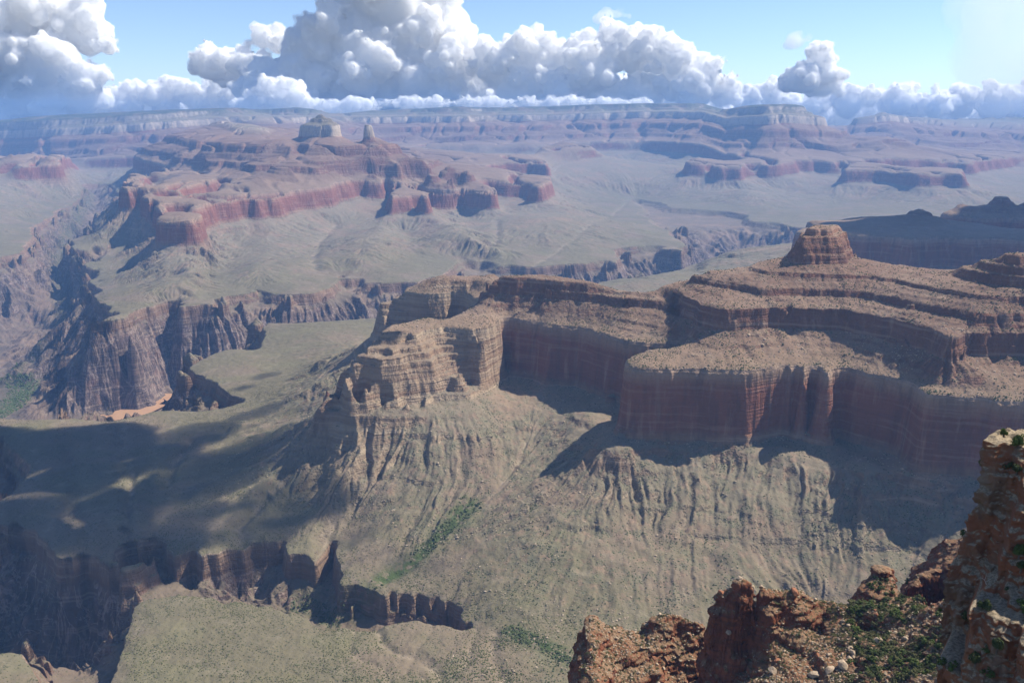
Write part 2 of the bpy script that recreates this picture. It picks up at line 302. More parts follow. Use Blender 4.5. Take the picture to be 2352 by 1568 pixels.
    # --- north rim
    LD([(-100, 282, 15000), (0, 281, 15000), (60, 270, 15200), (130, 266, 15200), (200, 263, 15300), (400, 252, 15500), (540, 248, 15800), (560, 258, 16200), (620, 262, 16500), (680, 256, 16500), (700, 246, 16800), (740, 262, 17000), (860, 257, 16800), (1050, 244, 16800), (1120, 252, 16800), (1350, 240, 16500), (1500, 237, 16200), (1610, 237, 16000)])
    LD([(1610, 237, 16000), (1625, 250, 15500), (1650, 259, 15000), (1690, 265, 14200), (1715, 252, 13600)])
    LD([(-100, 330, 14000), (100, 330, 14000), (240, 325, 14200), (330, 320, 14300), (430, 318, 14500), (900, 320, 15200), (1000, 325, 15000), (1150, 325, 14900), (1300, 322, 14700), (1450, 318, 14600), (1560, 316, 14500)], False)
    LD([(960, 372, 13500), (1100, 360, 13600), (1200, 372, 13200), (1400, 370, 13300), (1500, 378, 13000), (1580, 372, 12900)], False)
    LD([(1255, 349, 12400), (1310, 332, 12600), (1330, 350, 12300), (1375, 347, 12500)])
    LD([(1310, 320, 12700)], False)
    PZ([(1350, 440, -900), (1450, 420, -850), (1550, 405, -800), (1450, 452, -940), (1330, 470, -940), (1400, 500, -950), (1300, 420, -830), (1400, 395, -790)])
    # --- right-hand flat-topped temple and the pointed one beyond
    LD([(1725, 241, 13600), (1760, 240, 13400), (1800, 240, 13400), (1842, 241, 13500), (1850, 256, 13500), (1880, 262, 13400), (1897, 280, 13300), (1905, 300, 13100)])
    LD([(1700, 262, 13500), (1640, 290, 13700), (1750, 290, 12900), (1830, 292, 12900), (1800, 330, 12600), (1700, 330, 12800), (1880, 330, 12700), (1920, 345, 12500), (1950, 312, 13600)], False)
    RIM([(1590, 366), (1592, 372), (1598, 374), (1658, 378), (1664, 384), (1712, 384), (1718, 374), (1755, 372), (1762, 378), (1815, 366), (1861, 366), (1901, 371), (1918, 369), (1955, 374), (1953, 388), (1982, 388), (2018, 387), (2051, 389), (2081, 391), (2095, 396), (2110, 394), (2141, 393), (2185, 395), (2195, 397), (2198, 388)], RT, RB, .8)
    RIM([(2000, 362), (2025, 360), (2118, 363), (2203, 368), (2220, 371), (2232, 366), (2300, 360), (2352, 356)], RT, RB, .8)
    LD([(1985, 268, 17000), (2010, 266, 17000), (2030, 258, 17000), (2042, 251, 17000), (2053, 262, 17000), (2080, 268, 17000), (2103, 282, 17000), (2110, 300, 16700)])
    LD([(1945, 300, 16500), (1965, 285, 16800), (1985, 268, 17000)])
    LD([(2110, 298, 16700), (2160, 299, 16300), (2240, 300, 16000), (2290, 318, 15700), (2345, 336, 15300), (2420, 345, 15000)])
    LD([(1950, 325, 15300), (2000, 335, 14900), (2100, 335, 14900), (2200, 335, 14800)], False)
    PZ([(1700, 450, -900), (1800, 440, -880), (1650, 440, -860), (1900, 470, -930), (1600, 470, -945), (2000, 450, -860), (2100, 460, -860), (2250, 440, -840), (2340, 420, -830), (2330, 470, -920), (1780, 480, -940)])
    LZ([(1690, 425, -760), (1740, 460, -880), (1800, 500, -950)])
    PW([(5000, 14500, -300), (3000, 14700, -300), (6500, 15000, -500), (8500, 13000, -500), (9500, 11000, -600), (7000, 9000, -900), (6000, 7500, -980)])
    # --- shaded mesas behind the near ridge, right
    RIM([(1840, 525), (1832, 532), (1850, 534), (1880, 533), (1935, 536), (1985, 540), (2035, 540), (2090, 548), (2115, 546), (2180, 542), (2230, 546), (2270, 545), (2352, 550), (2430, 550)], RT, RB, .8)
    LD([(2118, 478, 4750), (2098, 483, 4720), (2140, 487, 4720), (2075, 498, 4700), (2165, 500, 4700), (2050, 510, 4650), (2195, 522, 4650), (1950, 512, 4850), (1860, 505, 4900), (2280, 530, 4500)], False)
    RIMD([(2195, 540, 5500), (2212, 505, 5400), (2232, 475, 5350), (2260, 470, 5300), (2352, 480, 5250), (2450, 490, 5200)], -500., -640.)
    PW([(2200, 5600, -760), (1700, 5300, -840), (2800, 6200, -930), (2000, 4000, -900), (2600, 3800, -880), (3600, 5000, -560), (4500, 5500, -560), (1600, 3700, -930), (3300, 3000, -500)])
    # --- far horizon
    LD([(1905, 291, 18500), (1925, 289, 18500), (1960, 286, 18500), (2100, 279, 18500), (2170, 272, 18500), (2200, 276, 18500), (2230, 281, 18500), (2270, 276, 18500), (2352, 275, 18500), (2450, 276, 18500)])
    LD([(px, py + 3, D) for D in (17900,) for px, py in ((-250, 284), (-60, 283), (60, 272), (200, 265), (400, 254), (560, 262), (680, 260), (860, 260), (1050, 250), (1350, 243), (1550, 240), (1620, 250), (1680, 275), (1800, 290))], False)
    PW([ (12500, 13500, -700), (-12000, 10000, -400), (-8000, 6500, -700), (-6000, 4500, -900), (-4500, 2500, -1000), (-3200, 1400, -700), (12000, 14000, -600)])
trace_all()
PXA = np.array(PX); PUA = np.array(PU)
# ------------------------------------------------------------------ smooth field in log-polar space
def lp(x, y): return np.arctan2(x, y), 0.5 * np.log(x * x + y * y)
q = np.stack(lp(PXA[:, 0], PXA[:, 1]), 1)
key = np.round(q / 0.0012).astype(np.int64); _, uniq = np.unique(key, axis=0, return_index=True)
q = q[uniq]; pu = PUA[uniq]
def kern(d2): return np.sqrt(d2 + 1e-6)
N = len(q)
A = kern(((q[:, None] - q[None]) ** 2).sum(-1)); A[np.arange(N), np.arange(N)] -= 0.0015
Pm = np.concatenate([np.ones((N, 1)), q], 1)
M = np.block([[A, Pm], [Pm.T, np.zeros((3, 3))]])
sol = np.linalg.solve(M, np.concatenate([pu, np.zeros(3)]))
AZ0, AZ1, LR0, LR1 = RAD(-46), RAD(50), math.log(430.), math.log(22500.)
GS = 0.0042
ga = np.arange(AZ0 - 0.05, AZ1 + 0.05, GS); gl = np.arange(LR0 - 0.05, LR1 + 0.05, GS)
G = np.empty((len(gl), len(ga)), np.float32)
qa = q[:, 0].astype(np.float32); ql = q[:, 1].astype(np.float32); wv = sol[:N].astype(np.float32)
da2 = (ga.astype(np.float32)[:, None] - qa[None]) ** 2
for k, l in enumerate(gl):
    d2 = da2 + ((np.float32(l) - ql) ** 2)[None]
    G[k] = np.sqrt(d2 + np.float32(1e-6)) @ wv + sol[N] + sol[N + 1] * ga + sol[N + 2] * l
print('control points', N, 'grid', G.shape)
def bil(F, a, l):
    fa = np.clip((a - ga[0]) / GS, 0, len(ga) - 1.001); fl = np.clip((l - gl[0]) / GS, 0, len(gl) - 1.001)
    ia = fa.astype(np.int32); il = fl.astype(np.int32); ta = (fa - ia).astype(np.float32); tl = (fl - il).astype(np.float32)
    return (F[il, ia] * (1 - ta) + F[il, ia + 1] * ta) * (1 - tl) + (F[il + 1, ia] * (1 - ta) + F[il + 1, ia + 1] * ta) * tl
def blur(F, n):
    for _ in range(n):
        P = np.pad(F, 1, mode='edge')
        F = (P[1:-1, :-2] + P[1:-1, 2:] + P[:-2, 1:-1] + P[2:, 1:-1] + 4 * P[1:-1, 1:-1]) / 8
    return F
_m = sstep(float(h2u(-953)), float(h2u(-935)), G) * sstep(float(h2u(-735)), float(h2u(-765)), G) * sstep(4200, 5000, np.exp(gl))[:, None]
G = (G * (1 - _m) + blur(G, 3) * _m).astype(np.float32)
_m = sstep(float(h2u(-953)), float(h2u(-940)), G) * sstep(float(h2u(-735)), float(h2u(-765)), G)
G = (G * (1 - _m) + blur(G, 1) * _m).astype(np.float32)
# slope direction of the smoothed field, in world axes
Gb = blur(G, 10)
dl_, da_ = np.gradient(Gb, GS, GS)
rr_ = np.exp(gl)[:, None]
er = dl_ / rr_; et = da_ / rr_
SX = er * np.sin(ga) + et * np.cos(ga); SY = er * np.cos(ga) - et * np.sin(ga)
SM = np.hypot(SX, SY) + 1e-6
DX = (SX / SM).astype(np.float32); DY = (SY / SM).astype(np.float32); SM = np.clip(SM, 0, 1.5).astype(np.float32)

def gully(x, y, dx, dy, lam, seed, fr=0.85):
    """stripes that run down the slope: 3x3 cells of oriented waves; returns about -1..1, sharp in the valleys"""
    X = x / lam; Y = y / lam
    cx = np.floor(X); cy_ = np.floor(Y)
    acc = np.zeros(X.shape, np.float32); ws = np.zeros(X.shape, np.float32) + 1e-4
    for i in (-1, 0, 1):
        for j in (-1, 0, 1):
            hx = _hash((cx + i).astype(np.int64), (cy_ + j).astype(np.int64), seed)
            ox = (hx & np.uint32(1023)).astype(np.float32) / 1023; oy = ((hx >> np.uint32(10)) & np.uint32(1023)).astype(np.float32) / 1023
            vx = (X - cx - i - ox).astype(np.float32); vy = (Y - cy_ - j - oy).astype(np.float32)
            w = np.exp(-2.2 * (vx * vx + vy * vy))
            ph = (vx * dy - vy * dx) * np.float32(2 * np.pi * fr)
            acc += w * np.cos(ph); ws += w
    v = acc / ws
    return v if fr < 1 else np.sign(v) * np.abs(v) ** 0.75
RIVP = np.array(dense(RIVER, 0.01))[:, :2]; CRKP = np.array(dense(CREEK, 0.01))[:, :2]
def field(x, y, full=True):
    """height, bed height, and helper masks at world points"""
    x = x.astype(np.float64); y = y.astype(np.float64)
    a, l = lp(x, y); r = np.exp(l)
    # wander of the contours
    wx = 0; wy = 0
    for lam, amp, sd, r0, r1 in ((2600, 330, 61, 10500, 14000), (1100, 120, 63, 8000, 12000), (1500, 130, 1, 6500, 8500), (600, 60, 3, 4300, 7000), (300, 24, 65, 4000, 6500), (230, 13, 5, 1100, 2400), (85, 6.5, 7, 0, 0), (32, 4.4, 9, 0, 0), (13, 1.8, 68, 0, 0)):
        if not full and lam < 100: continue
        k = sstep(r0, r1, r) if r1 else 1.0
        wx = wx + amp * k * perlin(x / lam, y / lam, sd); wy = wy + amp * k * perlin(x / lam + 31.7, y / lam + 12.9, sd + 1)
    xw = x + wx; yw = y + wy
    aw, lw = lp(xw, yw)
    u = bil(G, aw, lw); sm = bil(SM, aw, lw); dx = bil(DX, aw, lw); dy = bil(DY, aw, lw)
    nn = np.sqrt(dx * dx + dy * dy) + 1e-4; coh = np.minimum(nn, 1); dx = dx / nn; dy = dy / nn
    s0 = u2h(u)
    schist = sstep(-1000, -1050, s0); shale = sstep(-960, -915, s0) * sstep(-738, -800, s0); supai = sstep(-572, -540, s0)
    tal = np.clip(sm / 0.45, 0, 1.4) * coh
    gl_ = 0
    sets = ((420, 28, 21, .85), (330, 10.0, 22, 2.6), (150, 6.5, 23, 2.8), (72, 3.6, 24, 3.0), (36, 2.2, 25, 2.6)) if full else ((420, 28, 21, .85), (330, 17, 22, 2.6))
    for lam, amp, sd, fr in sets:
        k = np.clip((r - 3 * lam) / (3 * lam), 0.3, 1)
        gw = gully(xw, yw, dx, dy, lam, sd, fr)
        gl_ = gl_ + amp * k * gw
    gl_ = gl_ * tal * np.clip(.75 + .9 * perlin(xw / 210., yw / 210., 27) + .5 * perlin(xw / 70., yw / 70., 28), .4, 1.4)
    soft0 = np.clip((u2h(u + 4) - u2h(u - 4)) / 8.0, 1, 12)
    gscale = (shale * np.interp(r, [3000, 6000], [0.8, 1.15]) + schist * 1.9 * sstep(-1391, -1340, s0) + supai * 0.32) / soft0
    carve = sstep(.62, 1.0, 1 - 2.2 * np.abs(perlin(xw / 1150., yw / 1150., 66))) * 46 + sstep(.6, 1.0, 1 - 2.2 * np.abs(perlin(xw / 480., yw / 480., 67))) * 20
    u = u - carve * sstep(-585, -540, s0) * sstep(5200, 7200, r) * sstep(-60, -230, s0 - 0) - 0.35 * carve * sstep(-230, -60, s0) * sstep(9500, 12500, r)
    u = u + gl_ * gscale
    rid = 0
    if schist.max() > 0:
        for lam, amp, sd in ((260, 46, 31), (110, 22, 33), (45, 9, 35)):
            rid = rid + amp * (0.45 - np.abs(perlin(x / lam, y / lam, sd)) * 1.8)
        fl = sstep(-1391, -1330, s0)
        u = u + rid * schist * fl * np.clip(sm / 0.3, 0.15, 1)
    soft = np.clip((u2h(u + 1.5) - u2h(u - 1.5)) / 3.0, 0.2, 12)
    u = u + (1.2 * perlin(x / 40., y / 40., 41) + 2.5 * perlin(x / 150., y / 150., 42)) * np.where(s0 < -1380, 0.05, 1) / np.maximum(soft, 1)
    d = dzone(x, y)
    lm = sstep(-0.15, 0.3, perlin(x / 330., y / 330., 51) + 0.5 * perlin(x / 90., y / 90., 52))
    lm = np.maximum(lm, sstep(-565, -550, s0) * sstep(-.5, -.1, perlin(x / 260., y / 260., 58)))
    s = u2h(u) * lm + (np.interp(u, TU2, TH2) + np.minimum(u - TU2[0], 0)) * (1 - lm)
    mk = 0
    for X_, Y_, R_ in STEPPED: mk = np.maximum(mk, sstep(1.15, .85, np.hypot(x - X_, y - Y_) / R_))
    if np.max(mk) > 0: s = s * (1 - mk) + np.interp(u + 1.0 * perlin(x / 30., y / 30., 57), TU3, TH3) * mk
    if full:
        s = s + (1.5 * perlin(x / 23., y / 23., 53) + 0.8 * perlin(x / 9., y / 9., 54)) * np.where(s0 < -1380, 0, 1)
    h = s + d
    return h, s, mk + np.zeros_like(h), sm
# ------------------------------------------------------------------ terrain mesh, sampled finer where it is steep
NA = int(1500 * QUAL); NR = int(1700 * QUAL)
az = np.linspace(AZ0, AZ1, NA)
def adaptive():
    ca = np.linspace(AZ0, AZ1, NA // 3); cl = np.linspace(LR0, LR1, 1600)
    H = np.empty((len(cl), len(ca)))
    for k0 in range(0, len(cl), 400):
        A_, L_ = np.meshgrid(ca, cl[k0:k0 + 400]); R_ = np.exp(L_)
        H[k0:k0 + 400] = field((R_ * np.sin(A_)).ravel(), (R_ * np.cos(A_)).ravel(), False)[0].reshape(A_.shape)
    dz = np.abs(np.diff(H, axis=0)) / np.exp((cl[1:] + cl[:-1]) / 2)[:, None]; dl = cl[1] - cl[0]
    w = np.sqrt(dl * dl + (1.1 * dz) ** 2)
    # nearer ground gets a little more
    w = w * np.interp(np.exp(cl[1:]), [430, 900, 1300, 4000, 9000, 17000, 20000, 30500], [.25, .6, 1.25, 1.3, 1.0, .8, .25, .2])[:, None]
    w[np.exp(cl[1:])[:, None] * np.cos(ca)[None] > 19300] *= .02
    for _ in range(3):
        w[:, 1:-1] = (w[:, :-2] + 2 * w[:, 1:-1] + w[:, 2:]) / 4
    k = np.ones(9) / 9
    w = np.apply_along_axis(lambda v: np.convolve(np.pad(v, 4, mode='edge'), k, 'valid'), 0, w)
    cum = np.concatenate([np.zeros((1, w.shape[1])), np.cumsum(w, 0)]); cum /= cum[-1]
    t = np.linspace(0, 1, NR); o = np.empty((NR, len(ca)))
    for c in range(len(ca)): o[:, c] = np.interp(t, cum[:, c], cl)
    f = np.linspace(0, len(ca) - 1.001, NA); i = f.astype(int); f = f - i
    return o[:, i] * (1 - f) + o[:, i + 1] * f
LRG = np.minimum(adaptive(), np.log(19350. / np.cos(az))[None] + np.arange(NR)[:, None] * 1e-7)
Rg = np.exp(LRG); XG = Rg * np.sin(az)[None]; YG = Rg * np.cos(az)[None]
ZG = np.empty(XG.shape, np.float32); SG = np.empty_like(ZG); GG = np.empty_like(ZG); MG = np.empty_like(ZG)
for k0 in range(0, NR, 200):
    k1 = min(NR, k0 + 200); sh = XG[k0:k1].shape
    f_ = field(XG[k0:k1].ravel(), YG[k0:k1].ravel())
    for dst, v in zip((ZG, SG, GG, MG), f_): dst[k0:k1] = v.reshape(sh)
def grid_faces(nr, na):
    i = np.arange(nr * na).reshape(nr, na)
    return np.stack([i[:-1, :-1], i[:-1, 1:], i[1:, 1:], i[1:, :-1]], -1).reshape(-1, 4)
def mesh_from(name, V, F, attrs=None, smooth=True):
    me = bpy.data.meshes.new(name); V = np.asarray(V, np.float32); F = np.asarray(F, np.int32); k = F.shape[1]
    me.vertices.add(len(V)); me.vertices.foreach_set('co', V.ravel())
    me.loops.add(F.size); me.loops.foreach_set('vertex_index', F.ravel())
    me.polygons.add(len(F)); me.polygons.foreach_set('loop_start', np.arange(0, F.size, k, dtype=np.int32))
    me.polygons.foreach_set('use_smooth', np.full(len(F), smooth, dtype=bool))
    for an, av in (attrs or {}).items():
        at = me.attributes.new(an, 'FLOAT', 'POINT'); at.data.foreach_set('value', np.asarray(av, np.float32).ravel())
    me.update(calc_edges=True); return me
def link(name, me, mat=None, parent=None, loc=None):
    o = bpy.data.objects.new(name, me); SC.collection.objects.link(o)
    if mat: me.materials.append(mat)
    if parent: o.parent = parent
    if loc is not None: o.location = loc
    return o
def ico(sub=1):
    import bmesh
    bm = bmesh.new(); bmesh.ops.create_icosphere(bm, subdivisions=sub, radius=1.0)
    V = np.array([v.co[:] for v in bm.verts]); F = np.array([[v.index for v in f.verts] for f in bm.faces]); bm.free(); return V, F
ICO_V, ICO_F = ico(2)
# ------------------------------------------------------------------ materials
class NT:
    def __init__(s, name):
        s.m = bpy.data.materials.new(name); s.m.use_nodes = True; s.t = s.m.node_tree; s.t.nodes.clear()
        s.out = s.n('OutputMaterial')
    def n(s, ty, **kw):
        k = s.t.nodes.new('ShaderNode' + ty)
        for a, v in kw.items(): setattr(k, a, v)
        return k
    def put(s, sock, v):
        if isinstance(v, bpy.types.NodeSocket): s.t.links.new(v, sock)
        elif isinstance(v, (tuple, list)) and len(v) == 3 and sock.type == 'RGBA': sock.default_value = (*v, 1)
        else: sock.default_value = v
    def math(s, op, a, b=0.0, c=0.0, clamp=False):
        k = s.n('Math', operation=op); k.use_clamp = clamp
        for i, v in enumerate((a, b, c)): s.put(k.inputs[i], v)
        return k.outputs[0]
    def mix(s, f, a, b, mode='MIX'):
        k = s.n('MixRGB', blend_type=mode); s.put(k.inputs[0], f); s.put(k.inputs[1], a); s.put(k.inputs[2], b); return k.outputs[0]
    def step(s, v, lo, hi):
        k = s.n('MapRange', interpolation_type='SMOOTHSTEP'); s.put(k.inputs[0], v); k.inputs[1].default_value = lo; k.inputs[2].default_value = hi; return k.outputs[0]
    def attr(s, name): return s.n('Attribute', attribute_name=name).outputs['Fac']
    def pos(s, sc=(1, 1, 1)):
        if not hasattr(s, '_g'): s._g = s.n('NewGeometry')
        k = s.n('VectorMath', operation='MULTIPLY'); s.put(k.inputs[0], s._g.outputs['Position']); k.inputs[1].default_value = sc; return k.outputs[0]
    def noise(s, sc, detail=4, rough=.55, vec=(1, 1, 1), dist=0.0):
        k = s.n('TexNoise'); s.put(k.inputs['Vector'], s.pos(vec)); k.inputs['Scale'].default_value = sc; k.inputs['Detail'].default_value = detail
        k.inputs['Roughness'].default_value = rough; k.inputs['Distortion'].default_value = dist; return k.outputs[0]
    def voro(s, sc, vec=(1, 1, 1), out='Distance', rnd=1.0):
        k = s.n('TexVoronoi'); s.put(k.inputs['Vector'], s.pos(vec)); k.inputs['Scale'].default_value = sc; k.inputs['Randomness'].default_value = rnd; return k.outputs[out]
    def ramp(s, f, stops, mode='LINEAR'):
        k = s.n('ValToRGB'); e = k.color_ramp; e.interpolation = mode
        while len(e.elements) < len(stops): e.elements.new(0.5)
        for i, (p, c) in enumerate(stops):
            e.elements[i].position = p
            e.elements[i].color = (*c, 1)
        s.put(k.inputs[0], f); return k.outputs[0]
    def finish(s, col, rough=.95, bump=None, bstr=1.0, bdist=1.0, spec=0.15):
        b = s.n('BsdfPrincipled'); s.put(b.inputs['Base Color'], col); s.put(b.inputs['Roughness'], rough)
        b.inputs['Specular IOR Level'].default_value = spec
        if bump is not None:
            k = s.n('Bump'); k.inputs['Strength'].default_value = bstr; k.inputs['Distance'].default_value = bdist; s.put(k.inputs['Height'], bump)
            s.t.links.new(k.outputs[0], b.inputs['Normal'])
        s.t.links.new(b.outputs[0], s.out.inputs[0]); return s.m
def sr(v): return (v + 1420) / 1600.0
def canyon_material():
    t = NT('canyon_rock')
    s = t.attr('s'); g = t.attr('g'); veg = t.attr('veg'); wash = t.attr('wash')
    wob = t.math('MULTIPLY', t.math('SUBTRACT', t.noise(.004, 3), .5), 16.0)
    sp = t.math('DIVIDE', t.math('ADD', t.math('ADD', s, wob), 1420.0), 1600.0)
    rock = t.ramp(sp, [(sr(-1420), (.105, .08, .075)), (sr(-1060), (.115, .082, .07)), (sr(-1012), (.17, .115, .085)), (sr(-1006), (.19, .115, .075)), (sr(-962), (.25, .165, .11)), (sr(-952), (.23, .19, .13)),
                        (sr(-860), (.26, .215, .145)), (sr(-805), (.27, .205, .14)), (sr(-735), (.27, .17, .11)), (sr(-715), (.245, .098, .062)), (sr(-615), (.265, .108, .07)), (sr(-585), (.36, .24, .165)), (sr(-570), (.34, .25, .18)),
                        (sr(-545), (.22, .12, .08)), (sr(-450), (.19, .09, .058)), (sr(-330), (.20, .097, .062)), (sr(-298), (.30, .16, .10)), (sr(-225), (.31, .125, .07)), (sr(-205), (.46, .36, .255)), (sr(-100), (.58, .49, .37)),
                        (sr(-85), (.33, .27, .19)), (sr(-40), (.40, .34, .255)), (sr(25), (.40, .35, .27)), (sr(60), (.16, .15, .09))])
    soil = t.ramp(sp, [(sr(-1420), (.17, .13, .105)), (sr(-1100), (.165, .12, .095)), (sr(-1000), (.21, .165, .115)), (sr(-957), (.195, .168, .105)), (sr(-925), (.19, .165, .102)), (sr(-880), (.21, .18, .118)),
                        (sr(-800), (.245, .21, .145)), (sr(-730), (.265, .215, .155)), (sr(-600), (.30, .22, .155)), (sr(-560), (.27, .185, .125)), (sr(-530), (.225, .145, .10)), (sr(-400), (.22, .135, .094)), (sr(-290), (.235, .14, .095)),
                        (sr(-215), (.26, .165, .11)), (sr(-150), (.33, .27, .19)), (sr(-60), (.24, .21, .14)), (sr(20), (.13, .13, .075)), (sr(80), (.055, .07, .035)), (sr(160), (.05, .065, .03))])
    soil = t.mix(1.0, soil, (.78, .78, .77), 'MULTIPLY'); rock = t.mix(1.0, rock, (.88, .87, .87), 'MULTIPLY')
    # patches, stains, streaks
    n1 = t.noise(.0035, 5, .6); n2 = t.noise(.02, 4, .6); n3 = t.noise(.12, 3, .6)
    tonto = t.math('MULTIPLY', t.step(sp, sr(-990), sr(-950)), t.step(sp, sr(-830), sr(-900)))
    soil = t.mix(t.math('MULTIPLY', t.step(n1, .48, .62), .55), soil, t.mix(tonto, (.25, .17, .12), (.21, .155, .115)))
    soil = t.mix(t.math('MULTIPLY', t.math('MULTIPLY', t.step(t.noise(.0055, 4, .55, (1, 1.3, 1)), .52, .66), tonto), .5), soil, (.165, .152, .085))
    soil = t.mix(t.math('MULTIPLY', t.step(n2, .52, .72), .30), soil, (.30, .25, .185))
    shale = t.math('MULTIPLY', t.step(sp, sr(-940), sr(-900)), t.step(sp, sr(-720), sr(-760)))
    soil = t.mix(t.math('MULTIPLY', t.math('MULTIPLY', t.step(t.noise(.045, 5, .65), .50, .66), shale), .55), soil, (.27, .175, .125))
    soil = t.mix(t.math('MULTIPLY', t.math('MULTIPLY', t.step(t.noise(.03, 5, .65), .50, .64), shale), .5), soil, (.15, .15, .095))
    # plants: small dark dots, really the colour of brush
    dots = t.step(t.voro(.16), .40, .16)
    dots = t.math('MULTIPLY', dots, t.step(t.noise(.03, 3), .40, .62))
    soil = t.mix(t.math('MULTIPLY', dots, .85), soil, (.07, .08, .04))
    dots2 = t.step(t.voro(.42), .30, .12)
    soil = t.mix(t.math('MULTIPLY', dots2, .35), soil, (.10, .105, .055))
    pale = t.step(t.voro(.21, (1.05, .95, 1)), .20, .08)
    soil = t.mix(t.math('MULTIPLY', pale, t.math('MULTIPLY', t.step(t.noise(.015, 4), .50, .66), .8)), soil, (.42, .34, .26))
    streak = t.noise(.05, 5, .65, (1, 1, .07)); layer = t.noise(.09, 4, .6, (.04, .04, 1.0))
    st2 = t.noise(.018, 5, .65, (1, 1, .22)); st3 = t.noise(.03, 4, .6, (1, 1, .1))
    rock = t.mix(t.math('MULTIPLY', t.step(st2, .50, .62), .6), rock, t.mix(.6, rock, (.07, .05, .048)))
    rock = t.mix(t.math('MULTIPLY', t.step(st3, .58, .70), .22), rock, (.40, .30, .23))
    rock = t.mix(t.math('MULTIPLY', t.step(streak, .50, .68), .55), rock, t.mix(.5, rock, (.10, .07, .06)))
    rock = t.mix(t.math('MULTIPLY', t.step(streak, .46, .30), .35), rock, (.40, .29, .21))
    redw = t.math('MULTIPLY', t.step(sp, sr(-735), sr(-715)), t.step(sp, sr(-572), sr(-592)))
    lay = t.math('SUBTRACT', 1.0, t.math('MULTIPLY', redw, .4))
    rock = t.mix(t.math('MULTIPLY', t.math('MULTIPLY', t.step(layer, .52, .66), .45), lay), rock, t.mix(.55, rock, (.09, .065, .055)))
    rock = t.mix(t.math('MULTIPLY', t.math('MULTIPLY', t.step(layer, .46, .36), .30), lay), rock, (.42, .33, .25))
    rock = t.mix(t.math('MULTIPLY', g, .75), rock, t.mix(t.step(layer, .42, .62), (.36, .285, .195), (.25, .18, .12)))
    vein = t.step(t.math('ABSOLUTE', t.math('SUBTRACT', t.noise(.012, 5, .65, (1, 1, .5), 1.2), .5)), .035, .0)
    schist = t.step(sp, sr(-1000), sr(-1030))
    rock = t.mix(t.math('MULTIPLY', schist, t.math('MULTIPLY', t.step(n2, .50, .68), .6)), rock, (.25, .155, .12))
    rock = t.mix(t.math('MULTIPLY', t.math('MULTIPLY', vein, schist), .55), rock, (.42, .33, .28))
    nz = t.n('SeparateXYZ'); t.put(nz.inputs[0], t._g.outputs['Normal'])
    flat = t.step(t.math('ADD', nz.outputs[2], t.math('MULTIPLY', t.math('SUBTRACT', n3, .5), .35)), .60, .80)
    flat2 = t.step(t.math('ADD', nz.outputs[2], t.math('MULTIPLY', t.math('SUBTRACT', n3, .5), .35)), .45, .70)
    fl = t.mix(schist, flat, flat2)
    col = t.mix(fl, rock, soil)
    col = t.mix(t.math('MULTIPLY', t.math('MULTIPLY', wash, t.step(n2, .38, .60)), .45), col, (.33, .26, .19))
    col = t.mix(t.math('MULTIPLY', veg, t.step(t.noise(.06, 4), .36, .52)), col, (.06, .085, .03))
    col = t.mix(.22, col, t.mix(t.noise(.35, 4, .7), (.03, .025, .02), (.55, .50, .45)), 'OVERLAY')
    big = t.noise(.05, 6, .62); fine = t.noise(.25, 5, .65)
    crack = t.noise(.10, 4, .6, (1, 1, .12)); ledge = t.noise(.16, 3, .55, (.05, .05, 1))
    cliff = t.math('SUBTRACT', 1.0, fl)
    hgt = t.math('ADD', t.math('MULTIPLY', big, 3.0), t.math('MULTIPLY', fine, 1.6))
    hgt = t.math('ADD', hgt, t.math('MULTIPLY', cliff, t.math('ADD', t.math('MULTIPLY', crack, 9.0), t.math('MULTIPLY', ledge, 7.0))))
    hgt = t.math('SUBTRACT', hgt, t.math('MULTIPLY', pale, -.7))
    hgt = t.math('ADD', hgt, t.math('MULTIPLY', dots, 1.2))
    return t.finish(col, .97, hgt, .8, 1.0)
CANYON = canyon_material()
# ------------------------------------------------------------------ washes, brush bands
def near_line(P, x, y, w):
    """distance mask to a world polyline"""
    P = np.array([p[:2] for p in P]); m = np.zeros(x.shape, np.float32)
    lo = P.min(0) - 4 * w; hi = P.max(0) + 4 * w
    sel = (x > lo[0]) & (x < hi[0]) & (y > lo[1]) & (y < hi[1])
    if not sel.any(): return m
    xs = x[sel]; ys = y[sel]; d = np.full(xs.shape, 1e9)
    for (x0, y0), (x1, y1) in zip(P[:-1], P[1:]):
        vx, vy = x1 - x0, y1 - y0; L2 = vx * vx + vy * vy + 1e-6
        t = np.clip(((xs - x0) * vx + (ys - y0) * vy) / L2, 0, 1)
        d = np.minimum(d, np.hypot(xs - x0 - t * vx, ys - y0 - t * vy))
    m[sel] = np.exp(-(d / w) ** 2); return m
def wl(pts): return [hit_s(px, py, s) for px, py, s in pts]
wob1 = 14 * perlin(XG / 90, YG / 90, 71); wob2 = 14 * perlin(XG / 90 + 7, YG / 90, 72)
WASH = np.zeros_like(ZG); VEG = np.zeros_like(ZG)
XW, YW = XG + wob1, YG + wob2
